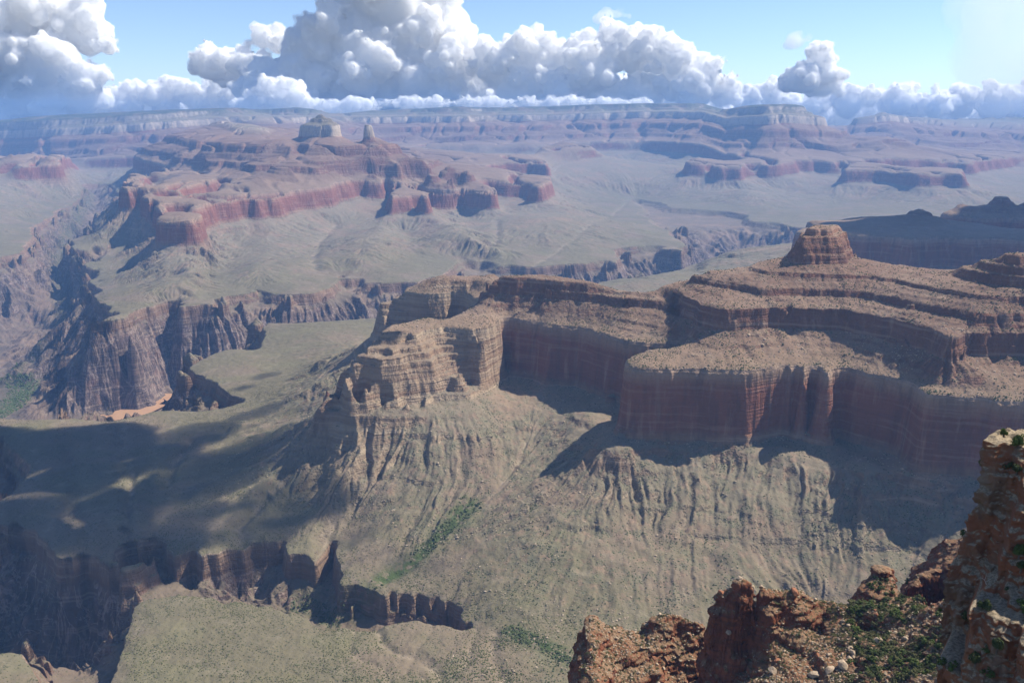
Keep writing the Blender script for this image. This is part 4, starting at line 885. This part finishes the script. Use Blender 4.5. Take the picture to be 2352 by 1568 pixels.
# --- instanced by hand into one mesh: too many and too small to tell apart
def heap(name, base_V, base_F, P, R, mat, lab, cat, jit=.35, squash=(.6, .9), up=.25, smooth=False):
    n = len(P); V = np.repeat(base_V[None], n, 0) * (1 + jit * rng.uniform(-1, 1, (n, len(base_V), 1)))
    a = rng.uniform(0, 6.28, n); c, s_ = np.cos(a)[:, None], np.sin(a)[:, None]
    x = V[..., 0] * c - V[..., 1] * s_; y = V[..., 0] * s_ + V[..., 1] * c
    V = np.stack([x * rng.uniform(.8, 1.25, (n, 1)), y * rng.uniform(.8, 1.25, (n, 1)), V[..., 2] * rng.uniform(*squash, (n, 1)) + up], -1) * R[:, None, None] + P[:, None, :]
    F = (base_F[None] + (np.arange(n) * len(base_V))[:, None, None]).reshape(-1, base_F.shape[1])
    o = link(name, mesh_from(name, V.reshape(-1, 3), F, smooth=smooth), mat); o['kind'] = 'stuff'; o['label'] = lab; o['category'] = cat; return o
L0 = SHR[0]; lv = np.array([v.co[:] for v in L0.vertices])[: 90 * 4]; lf = np.arange(90 * 4).reshape(90, 4)
iR = pick[REST]; PR = np.stack([FX.ravel()[iR], FY.ravel()[iR], FZ.ravel()[iR]], -1)
heap('scrub', lv, lf, PR, sizes[REST] * .85, LEAF[1], 'low scrub covering the red ridge below the viewpoint', 'scrub', .15, (.7, 1.0), 0.0)
pick2 = rng.choice(ci, 4200, replace=False); PR = np.stack([FX.ravel()[pick2], FY.ravel()[pick2], FZ.ravel()[pick2]], -1)
heap('scrub', lv[:160], lf[:40], PR, rng.uniform(.35, .8, len(PR)), LEAF[0], 'small dark tufts between the stones of the red ridge', 'scrub', .15, (.6, .9), 0.0)
# --- stones
def stone_mesh(seed):
    r = np.random.default_rng(seed); V, F = ico(3); d = r.normal(size=(11, 3)); d /= np.linalg.norm(d, axis=1)[:, None]; h = r.uniform(.55, .9, 11)
    for dd, hh in zip(d, h):
        e = V @ dd - hh; V = V - np.clip(e, 0, None)[:, None] * dd[None]
    V = V + .05 * np.stack([perlin(V[:, (a + 1) % 3] * 3 + 5 * a, V[:, (a + 2) % 3] * 3, seed + a) for a in range(3)], -1)
    return mesh_from('boulder', V * np.array([1.15, .9, .8]), F, smooth=False)
def stone_material(name, a, b):
    t = NT(name); return t.finish(t.mix(t.step(t.noise(1.4, 4), .4, .6), a, b), .95, t.noise(2.5, 4), .7, .15)
PALE = stone_material('pale_stone', (.40, .31, .22), (.30, .22, .155)); REDST = stone_material('red_stone', (.30, .13, .07), (.24, .11, .065)); TAN = stone_material('tan_stone', (.34, .27, .19), (.27, .21, .15))
ST = [stone_mesh(200 + k) for k in range(6)]
for k, me in enumerate(ST): me.materials.append(PALE if k % 3 else REDST)
def on_ridge(px, py):
    m = ok | (VIS & (FPYY > 1330)); d = (FPXX - px) ** 2 + (FPYY - py) ** 2 + np.where(m, 0, 1e6); i = int(np.argmin(d)); return FX.ravel()[i], FY.ravel()[i], FZ.ravel()[i]
for px, py, R, lab in ((1905, 1542, 4.0, 'largest pale block at the bottom of the ridge'), (1935, 1528, 4.0, 'tall pale block beside the largest one at the bottom of the ridge'), (1868, 1550, 3.8, 'greyish pale block lying left of the largest one'), (1775, 1543, 4.2, 'broad brown grey block on the shaded slope under the fin'), (2015, 1472, 3.2, 'pale slab in the scrub below the red bank'), (1960, 1500, 2.2, 'pale block at the top of the rubble trail'), (1950, 1512, 2.0, 'pale block halfway down the rubble trail'),
                       (1955, 1488, 1.8, 'small pale block among scrub above the rubble trail'), (1672, 1452, 2.4, 'lone pale stone on the dark face of the fin'), (1826, 1360, 3.0, 'red block balanced on the ridge crest'), (1700, 1330, 2.0, 'pale capstone on top of the red fin'), (1745, 1345, 2.2, 'pale stone on the crest just right of the fin'), (1655, 1362, 2.0, 'red block on the shoulder of the fin')):
    me = ST[1 + int(rng.integers(0, 2)) if lab[0] != 'r' else 0]; x, y, z = on_ridge(px, py)
    o = things('boulder', lab, 'boulder', 'boulders on the red ridge', me, [], x, y, z + R * .25, R * .8); o.rotation_euler = (rng.uniform(-.5, .5), rng.uniform(-.5, .5), rng.uniform(0, 6))
pk = rng.choice(ci, 110, replace=False)
for i in pk:
    k = int(rng.integers(0, 6)); px, py = FPXX.ravel()[i], FPYY.ravel()[i]
    o = things('boulder', ('pale' if k % 3 else 'red') + ' boulder ' + zone(px, py), 'boulder', 'boulders on the red ridge', ST[k], [], FX.ravel()[i], FY.ravel()[i], FZ.ravel()[i] + .1, rng.uniform(.7, 1.5)); o.rotation_euler = (rng.uniform(-.6, .6), rng.uniform(-.6, .6), rng.uniform(0, 6))
pk = rng.choice(ci, 2600, replace=False); PR = np.stack([FX.ravel()[pk], FY.ravel()[pk], FZ.ravel()[pk]], -1)
V1, F1 = ico(1)
heap('rubble', V1, F1, PR, rng.uniform(.2, .75, len(PR)), TAN, 'broken tan stones scattered over the red ridge', 'rubble', .3, (.5, .9), .1)
# --- plants on the ledges of the cliff
UPC = grid_up(CX, CY, CZ); CPX, CPY = project(CX, CY, CZ)
okc = (UPC > .62) & (CPX > 2140) & (CPX < 2370) & (CPY > 960) & (CPY < 1580); ic = np.flatnonzero(okc.ravel())
if len(ic):
    pc = rng.choice(ic, min(700, len(ic)), replace=False); got = []
    for i in pc:
        p = np.array([CX.ravel()[i], CY.ravel()[i], CZ.ravel()[i]])
        if all(np.linalg.norm(p - g_) > .8 for g_ in got): got.append(p)
        if len(got) >= 75: break
    for n_, p in enumerate(got[:45]):
        px, py = project(*p); k = int(rng.integers(0, 6))
        zn = 'on the top of the tall cliff' if py < 1060 else 'on an upper ledge of the tall cliff' if py < 1280 else 'on a middle ledge of the tall cliff' if py < 1430 else 'on a low ledge of the tall cliff'
        s_ = rng.uniform(.45, 1.0) ** 1.5 * 1.7
        things('shrub', ('large ' if s_ > 1.05 else '') + KIND[k % 3] + ' shrub ' + zn, 'shrub', 'shrubs on the red ridge and cliff', SHR[k], [('stem', STEMS[k % 2])] if s_ > .9 else [], p[0], p[1], p[2] - .05, s_)
    PR = np.array(got[45:])
    if len(PR): heap('scrub', lv[:160], lf[:40], PR, rng.uniform(.3, .6, len(PR)), LEAF[2], 'grass tufts on the cliff ledges', 'scrub', .15, (.7, 1.0), 0.)
def juniper(lab, px, py, D, hgt, seed):
    """a tree: trunk with limbs and a clumped crown"""
    x, y, z = hit_d(px, py, D); r = random.Random(seed); o = bpy.data.objects.new('juniper_tree', None); SC.collection.objects.link(o); o.location = (x, y, z); o['label'] = lab; o['category'] = 'tree'; o['group'] = 'junipers on the cliff ledges'
    segs = [((0, 0, -.8), (.1, .05, hgt * .35), .16, .12), ((.1, .05, hgt * .35), (.05, .15, hgt * .7), .12, .06)] + [((.08, .08, hgt * r.uniform(.2, .5)), (r.uniform(-1, 1) * hgt * .35, r.uniform(-1, 1) * hgt * .35, hgt * r.uniform(.5, .8)), .07, .02) for _ in range(6)]
    link('trunk', stick_mesh('trunk', segs), BARK, o)
    me = leaf_mesh('crown', 2600, seed, .95, 16, .075); c = link('crown', me, LEAF[seed % 2 * 2], o); c.scale = (hgt * .5, hgt * .5, hgt * .75); c.location = (0, 0, hgt * .12)
def on_cliff(px, py):
    d = (CPX - px) ** 2 + (CPY - py) ** 2; i = int(np.argmin(np.where((CPY > 0) & (np.arange(NT_)[None] > NT_ // 2 - 20), d, 1e9))); return math.hypot(0, CY.ravel()[i])
for lab, px, py, hgt in (('largest dark juniper on the middle ledge of the cliff', 2232, 1430, 3.0), ('juniper beside the largest one, under the lit ledge', 2262, 1400, 2.2), ('dark juniper on the cliff top by the picture edge', 2338, 1025, 2.4), ('small juniper on the flat cliff top', 2305, 1000, 1.5), ('juniper halfway up the cliff at the picture edge', 2340, 1275, 2.2), ('juniper rooted above the lit ledge of the cliff', 2345, 1305, 1.6), ('juniper in the dark recess low on the cliff', 2290, 1490, 2.2), ('juniper at the bottom corner of the cliff', 2240, 1520, 2.0), ('small juniper under the cliff top near the edge', 2335, 1085, 1.8)):
    juniper(lab, px, py, on_cliff(px, py) - .3, hgt, int(px + py))
def dead_tree():
    x, y, z = hit_d(2268, 1338, on_cliff(2268, 1338) - .5); r = random.Random(3)
    segs = [((0, 0, -.5), (-.5, 0, .5), .05, .035), ((-.5, 0, .5), (-1.2, .1, 1.0), .035, .015), ((-.5, 0, .5), (-.3, .1, 1.3), .03, .012), ((-.8, .05, .72), (-.9, 0, 1.4), .02, .008), ((-.2, 0, .2), (.5, 0, .8), .03, .01)]
    o = link('dead_tree', stick_mesh('dead_tree', segs), DEADWOOD, loc=(x, y, z)); o['label'] = 'bare bleached dead branches sticking out of the cliff'; o['category'] = 'dead tree'
dead_tree()
# --- brush and stones on the canyon slopes
TV = visible_rows(XG, YG, ZG, .0008); TU_ = grid_up(XG, YG, ZG); TPX, TPY = project(XG, YG, ZG)
seen = TV & (TPX > -60) & (TPX < 2420) & (TPY < 1600) & (TPY > 300)
def scatter(mask, n, wt=None):
    i = np.flatnonzero((mask & seen).ravel())
    if len(i) == 0: return np.zeros((0, 3)), i
    p = None
    if wt is not None: p = wt.ravel()[i]; p = p / p.sum()
    i = rng.choice(i, min(n, int(len(i) * .5)), replace=False, p=p)
    j = rng.normal(size=(len(i), 3)) * np.array([1.2, 1.2, 0]); return np.stack([XG.ravel()[i], YG.ravel()[i], ZG.ravel()[i]], -1) + j, i
patch_ = np.clip(fbm(XG, YG, 120., 3, .6, 141) * 1.3 + .6, .05, 2)
mesa_m = (SG > -572) & (YG < 3100) & (YG > 950) & (TU_ > .72)
talus_m = (SG < -715) & (SG > -935) & (YG < 2700) & (YG > 950) & (TU_ > .55)
tonto_m = (SG < -925) & (SG > -960) & (YG < 3000) & (TU_ > .8)
P, _ = scatter(mesa_m, 6500, patch_); heap('scrub', V1, F1, P, rng.uniform(.7, 1.0, len(P)) * rng.uniform(.8, 2.1, len(P)), LEAF[0], 'dark juniper scrub dotting the banded mesa', 'scrub', .35)
P, _ = scatter(mesa_m, 4200, 1 / patch_); heap('rubble', V1, F1, P, np.minimum(rng.lognormal(-.1, .5, len(P)), 4), PALE, 'pale rubble scattered over the banded mesa', 'rubble', .3, (.5, .9), .1)
P, _ = scatter(talus_m, 6500, patch_ ** 2); heap('scrub', V1, F1, P, rng.uniform(.7, 1.7, len(P)), LEAF[0], 'low brush on the gullied slopes below the cliff', 'scrub', .35)
P, _ = scatter(talus_m, 9000, np.clip(fbm(XG, YG, 60., 3, .6, 151) + .35, .02, 2)); heap('rubble', V1, F1, P, np.minimum(rng.lognormal(-.2, .55, len(P)), 3.2), TAN, 'grey tan boulders strewn over the gullied slopes', 'rubble', .3, (.5, .9), .1)
P, _ = scatter(tonto_m, 14000, patch_); heap('scrub', V1, F1, P, rng.uniform(.6, 1.6, len(P)), LEAF[1], 'low brush dotted over the flat platform', 'scrub', .35)
vm = (VEG > .35) & (YG < 3000); P, _ = scatter(vm, 1100, (VEG + .01) * patch_)
if len(P): heap('scrub', V1, F1, P, rng.uniform(.7, 1.0, len(P)) ** 2 * rng.uniform(1.0, 3.2, len(P)), LEAF[0], 'green brush following the dry stream beds', 'scrub', .4, (.7, 1.1))
vm = (VEG > .4) & (YG > 3500) & (YG < 4500); P, _ = scatter(vm, 500)
if len(P): heap('woodland', V1, F1, P, rng.uniform(2.5, 5.0, len(P)), LEAF[2], 'green trees on the delta beside the river', 'trees', .4, (.7, 1.1))
# ------------------------------------------------------------------ clouds: heaped billows far beyond the rim
def cloud_spheres(blobs, D, rng, depth=0.8, lev=2):
    """blobs: (px, py, r px) in the 2352-wide picture"""
    S = []
    for px, py, r in blobs:
        a, b, c = ray(px, py); R = r / FPX * D
        base = np.array([D * a, D * b, D * c]) + np.array([0, rng.uniform(-1, 1) * depth * R, 0])
        S.append((base, R))
    out = [(p, R * .92) for p, R in S]
    cur = S
    for l in range(lev):
        nx = []
        for p, R in cur:
            for _ in range((26, 10, 6)[l]):
                d = rng.normal(size=3); d /= np.linalg.norm(d)
                if d[2] < -0.45: d[2] *= -0.5; d /= np.linalg.norm(d)
                r2 = R * rng.uniform(.2, .48); q_ = p + d * R * rng.uniform(.8, 1.08)
                nx.append((q_, r2))
        out += nx; cur = nx
    return out
def cloud_mesh(name, S, voxel, base_z=None, squash=1):
    P = np.array([p for p, R in S]); R = np.array([R for p, R in S])
    keep = R > voxel * 1.2; P = P[keep]; R = R[keep]
    V = (ICO_V[None] * R[:, None, None] + P[:, None]).reshape(-1, 3)
    if base_z is not None: V[:, 2] = np.where(V[:, 2] < base_z, base_z + (V[:, 2] - base_z) * 0.12, V[:, 2])
    F = (ICO_F[None] + (np.arange(len(P)) * len(ICO_V))[:, None, None]).reshape(-1, 3)
    if squash != 1: y0 = np.median(V[:, 1]); V[:, 1] = y0 + (V[:, 1] - y0) * squash
    ctr = V.mean(0)
    me = mesh_from(name + '_raw', V - ctr, F); o = bpy.data.objects.new(name + '_raw', me); SC.collection.objects.link(o)
    m = o.modifiers.new('r', 'REMESH'); m.mode = 'VOXEL'; m.voxel_size = voxel; m.use_smooth_shade = True
    m2 = o.modifiers.new('s', 'SMOOTH'); m2.iterations = 2; m2.factor = 0.5
    tx = bpy.data.textures.new(name, 'CLOUDS'); tx.noise_scale = voxel * 9; tx.noise_depth = 3
    tb = bpy.data.textures.new(name, 'CLOUDS'); tb.noise_scale = voxel * 24; tb.noise_depth = 2
    mb = o.modifiers.new('b', 'DISPLACE'); mb.texture = tb; mb.strength = voxel * 7; mb.mid_level = .55; mb.texture_coords = 'LOCAL'
    m3 = o.modifiers.new('d', 'DISPLACE'); m3.texture = tx; m3.strength = voxel * 3.2; m3.mid_level = .5; m3.texture_coords = 'LOCAL'
    dg = bpy.context.evaluated_depsgraph_get(); ev = o.evaluated_get(dg)
    me2 = bpy.data.meshes.new_from_object(ev); me2.name = name
    bpy.data.objects.remove(o); 
    for p in me2.polygons: p.use_smooth = True
    return me2, ctr
# ------------------------------------------------------------------ clouds
def cloud_material(dens=.0048):
    t = NT('cloud'); v = t.n('VolumeScatter'); v.inputs['Color'].default_value = (1, 1, 1, 1); v.inputs['Density'].default_value = dens; v.inputs['Anisotropy'].default_value = .0
    t.t.links.new(v.outputs[0], t.out.inputs['Volume']); return t.m
def core_material(tl=.72):
    t = NT('cloud'); d = t.n('BsdfDiffuse'); t.put(d.inputs[0], (.97, .97, .97)); tr = t.n('BsdfTranslucent'); t.put(tr.inputs[0], (.98, .98, .98))
    mx = t.n('MixShader'); mx.inputs[0].default_value = tl; t.t.links.new(d.outputs[0], mx.inputs[1]); t.t.links.new(tr.outputs[0], mx.inputs[2]); t.t.links.new(mx.outputs[0], t.out.inputs[0]); return t.m
CORE = core_material()
CLOUD = cloud_material(); WISP = cloud_material(.0018)
cy.diffuse_bounces = 16; cy.transmission_bounces = 16; cy.volume_bounces = 24; cy.max_bounces = 30
CL = {
 'A': ('cumulus_cloud', 'tall white cumulus heaped over the rim at the left edge', [(40, 40, 85), (150, 40, 75), (20, 150, 90), (110, 170, 75), (195, 90, 48), (70, 230, 70), (190, 215, 55), (-60, 120, 120), (255, 110, 26), (130, 250, 40), (10, 262, 50), (235, 175, 30)], 27500),
 'B': ('cumulus_cloud', 'low row of small white puffs along the rim', [(260, 235, 36), (310, 218, 30), (355, 215, 28), (400, 208, 28), (440, 222, 34), (490, 225, 36), (540, 222, 40), (210, 245, 36), (300, 250, 26), (380, 246, 26), (460, 248, 26)], 31000),
 'C': ('cumulus_cloud', 'highest towering white cumulus with its top out of view', [(890, 10, 115), (815, 95, 85), (965, 90, 88), (1040, 140, 62), (720, 125, 55), (760, 175, 85), (880, 180, 90), (990, 205, 75), (660, 205, 62), (1060, 205, 65), (610, 225, 50), (700, 240, 45), (800, 225, 50), (900, 232, 40)], 26500),
 'D': ('cumulus_cloud', 'small bright puff on the shoulder of the tallest cloud', [(490, 148, 42), (545, 168, 50), (470, 150, 30), (600, 90, 30), (625, 85, 24), (590, 76, 16), (640, 105, 24), (590, 175, 50)], 28500),
 'E': ('cumulus_cloud', 'broad heaped white cumulus behind the long blue wall', [(1140, 150, 58), (1200, 130, 50), (1270, 150, 62), (1350, 110, 36), (1360, 165, 60), (1430, 110, 52), (1490, 130, 55), (1550, 160, 58), (1610, 185, 45), (1660, 215, 38), (1180, 210, 55), (1280, 215, 50), (1390, 215, 50), (1490, 212, 50), (1580, 222, 42), (1230, 80, 16), (1235, 65, 10)], 25500),
 'F': ('cumulus_cloud', 'solitary rounded cumulus standing over the pointed temple', [(1885, 130, 30), (1895, 160, 36), (1850, 185, 36), (1900, 195, 38), (1815, 192, 24), (1875, 112, 14), (1930, 175, 14)], 30000),
 'G': ('cumulus_cloud', 'low pale cloud bank on the horizon at the right', [(1720, 235, 30), (1770, 215, 30), (1800, 245, 34), (1870, 250, 32), (1940, 240, 36), (1990, 225, 26), (2050, 235, 34), (2085, 210, 20), (2075, 240, 36), (2140, 245, 38), (2210, 238, 40), (2280, 245, 42), (2350, 245, 45), (2430, 240, 50)], 36000),
 'J': ('cumulus_cloud', 'farthest pale cloud bank closing the horizon behind the rim', [(x, 262 + (k % 3) * 7, 30 + (k * 7) % 12) for k, x in enumerate(range(-80, 2460, 30))] + [(x, 236 + (k * 5) % 9, 26 + (k * 11) % 13) for k, x in enumerate(range(-80, 1740, 34))] + [(x, 205 + (k * 7) % 17, 26 + (k * 5) % 13) for k, x in enumerate(range(600, 1600, 40))], 40000),
 'K': ('fog_bank', 'low white fog lying along the rim under the towering cumulus', [(x, 246 + (k * 7) % 9, 17 + (k * 5) % 9) for k, x in enumerate(range(545, 860, 22))] + [(x, 240 + (k * 7) % 7, 13 + (k * 5) % 8) for k, x in enumerate(range(860, 1500, 24))] + [(620, 236, 40), (660, 232, 40), (585, 244, 28)], 23400),
 'H': ('cloud_wisp', 'thin white wisp floating above the broad cloud', [(1395, 38, 16), (1420, 34, 15), (1445, 40, 10), (1375, 42, 9)], 26000),
 'I': ('cloud_wisp', 'faint grey wisp just above the solitary cumulus', [(1830, 95, 18), (1855, 90, 14), (1815, 102, 10)], 30500),
}
for key_, (nm, lab, blobs, D) in CL.items():
    rng = np.random.default_rng(ord(key_))
    me, c = cloud_mesh(nm, cloud_spheres(blobs, D, rng, lev=3), max(34., D * .0016), None, .8)
    if nm != 'cloud_wisp':
        rng = np.random.default_rng(ord(key_)); S = [(p, R * .92 - 22) for p, R in cloud_spheres(blobs, D, rng, lev=3)]
        mc, cc = cloud_mesh('core', S, max(34., D * .0016), None, .8); pass
    o = link(nm, me, WISP if nm == 'cloud_wisp' else CLOUD, loc=c)
    if nm != 'cloud_wisp': link('core', mc, CORE, o, cc - c)
    o['label'] = lab; o['category'] = 'cloud'; o['kind'] = 'thing'
    if nm == 'cumulus_cloud': o['group'] = 'cumulus clouds beyond the rim'
# overhead clouds: outside the picture, their shadows lie on the platform and on the far mesas
def cloud_over(lab, spots, zc, thick, seed, dens):
    S = []; rng = np.random.default_rng(seed)
    for px, py, s, R in spots:
        x, y = hit_s(px, py, s); k = (zc - s) / sun_dir[2]
        S.append((np.array([x + sun_dir[0] * k, y + sun_dir[1] * k, zc]), R))
    allS = list(S)
    for p, R in S:
        for _ in range(9):
            d = rng.normal(size=3); d /= np.linalg.norm(d); allS.append((p + d * R * .85 * np.array([1, 1, .5]), R * rng.uniform(.25, .5)))
    me, c = cloud_mesh('overhead_cloud', allS, 26.)
    t = NT('overhead_cloud'); v = t.n('VolumeScatter'); v.inputs['Color'].default_value = (1, 1, 1, 1); v.inputs['Density'].default_value = dens; v.inputs['Anisotropy'].default_value = .3
    t.t.links.new(v.outputs[0], t.out.inputs['Volume'])
    o = link('overhead_cloud', me, t.m, loc=c); o['label'] = lab; o['category'] = 'cloud'; o['kind'] = 'thing'
rng_ = np.random.default_rng(8)
near_sh = [(-100, 1050, -950, 230), (150, 1030, -950, 190), (330, 1060, -950, 120), (60, 1110, -950, 150), (300, 1150, -950, 120), (420, 1190, -950, 85), (200, 1230, -955, 110), (520, 1050, -940, 60), (250, 990, -950, 80),
           (60, 1330, -1100, 130), (200, 1420, -1100, 110), (330, 1340, -1080, 70), (-200, 1250, -950, 200), (560, 1170, -945, 40), (640, 1110, -935, 42), (470, 1010, -940, 50), (700, 1200, -940, 34), (760, 1160, -920, 36), (820, 1210, -930, 28), (930, 1330, -945, 34), (1010, 1300, -930, 26), (1080, 1280, -915, 28), (1000, 1360, -945, 32), (640, 960, -910, 45), (560, 880, -930, 45), (690, 870, -920, 30), (470, 1250, -950, 50), (840, 1040, -860, 20)]
near_sh += [(430, 1120, -948, 60), (500, 1110, -946, 55), (560, 1080, -940, 50), (480, 1170, -946, 55), (620, 1200, -940, 40), (690, 1150, -930, 40), (740, 1100, -915, 34), (650, 1050, -930, 44), (860, 1130, -890, 24), (900, 1260, -930, 32), (800, 1290, -945, 34), (1180, 1260, -900, 24), (1060, 1220, -905, 20), (560, 1000, -938, 40), (620, 910, -920, 40)]
near_sh += [(rng_.uniform(-50, 900), rng_.uniform(970, 1290), -945, rng_.uniform(16, 36)) for _ in range(34)]
cloud_over('ragged cloud overhead shading the near platform and the gorge', near_sh, 900, 200, 3, .022)
cloud_over('thin torn cloud overhead dimming the slopes in the middle', [(430, 1110, -948, 120), (540, 1070, -942, 110), (620, 1150, -938, 95), (560, 1230, -948, 90), (720, 1180, -930, 75), (800, 1240, -940, 60), (680, 1060, -920, 60), (450, 1000, -940, 90), (580, 960, -930, 70), (900, 1290, -940, 50), (1010, 1290, -925, 45), (880, 1180, -910, 36), (620, 860, -930, 70), (520, 900, -940, 60)], 980, 120, 9, .011)
cloud_over('ragged cloud overhead shading the mesas on the right', [(2240, 500, -540, 260), (2340, 505, -540, 320), (2300, 480, -520, 260), (2130, 600, -680, 200), (2200, 590, -650, 200), (2000, 560, -650, 300), (2120, 530, -560, 300), (2250, 560, -600, 320), (2330, 500, -520, 350), (1900, 590, -800, 180), (2400, 560, -560, 350), (2200, 620, -760, 260)], 1300, 300, 4, .02)
def veil():
    rng = np.random.default_rng(2)
    me, c = cloud_mesh('cloud_veil', [(np.array(q_[0]), q_[1]) for q_ in [(np.array([25000. * ray(px, py)[0], 25000. * ray(px, py)[1] + dy, 25000. * ray(px, py)[2]]), R) for px, py, R, dy in ((2330, 40, 1500, 0), (2300, 130, 1200, 300), (2360, 180, 1300, 0), (2250, 60, 900, -300), (2420, 90, 1600, 0), (2310, 230, 700, 200), (2220, 20, 700, 0))]], 90.)
    t = NT('cloud_veil'); v = t.n('VolumeScatter'); v.inputs['Color'].default_value = (1, 1, 1, 1); v.inputs['Density'].default_value = .00022; v.inputs['Anisotropy'].default_value = .2
    t.t.links.new(v.outputs[0], t.out.inputs['Volume'])
    o = link('cloud_veil', me, t.m, loc=c); o['label'] = 'thin lavender veil of cloud in the upper right corner'; o['category'] = 'cloud'; o['kind'] = 'thing'
veil()
# ------------------------------------------------------------------ haze
def haze(dens, colr):
    x0, x1, y0, y1, z0, z1 = -17000, 18500, -600, 19600, -1500, 430
    V = np.array([[x, y, z] for z in (z0, z1) for y in (y0, y1) for x in (x0, x1)], float)
    F = np.array([[0, 2, 3, 1], [4, 5, 7, 6], [0, 1, 5, 4], [2, 6, 7, 3], [0, 4, 6, 2], [1, 3, 7, 5]])
    t = NT('haze'); v = t.n('VolumePrincipled'); v.inputs['Color'].default_value = (*colr, 1); v.inputs['Density'].default_value = dens; v.inputs['Anisotropy'].default_value = 0.0
    t.t.links.new(v.outputs[0], t.out.inputs['Volume'])
    o = link('haze', mesh_from('haze', V, F, smooth=False), t.m); o['kind'] = 'stuff'; o['label'] = 'pale blue haze filling the canyon air'; o['category'] = 'haze'
haze(3.6e-5, (.27, .515, 1.0))
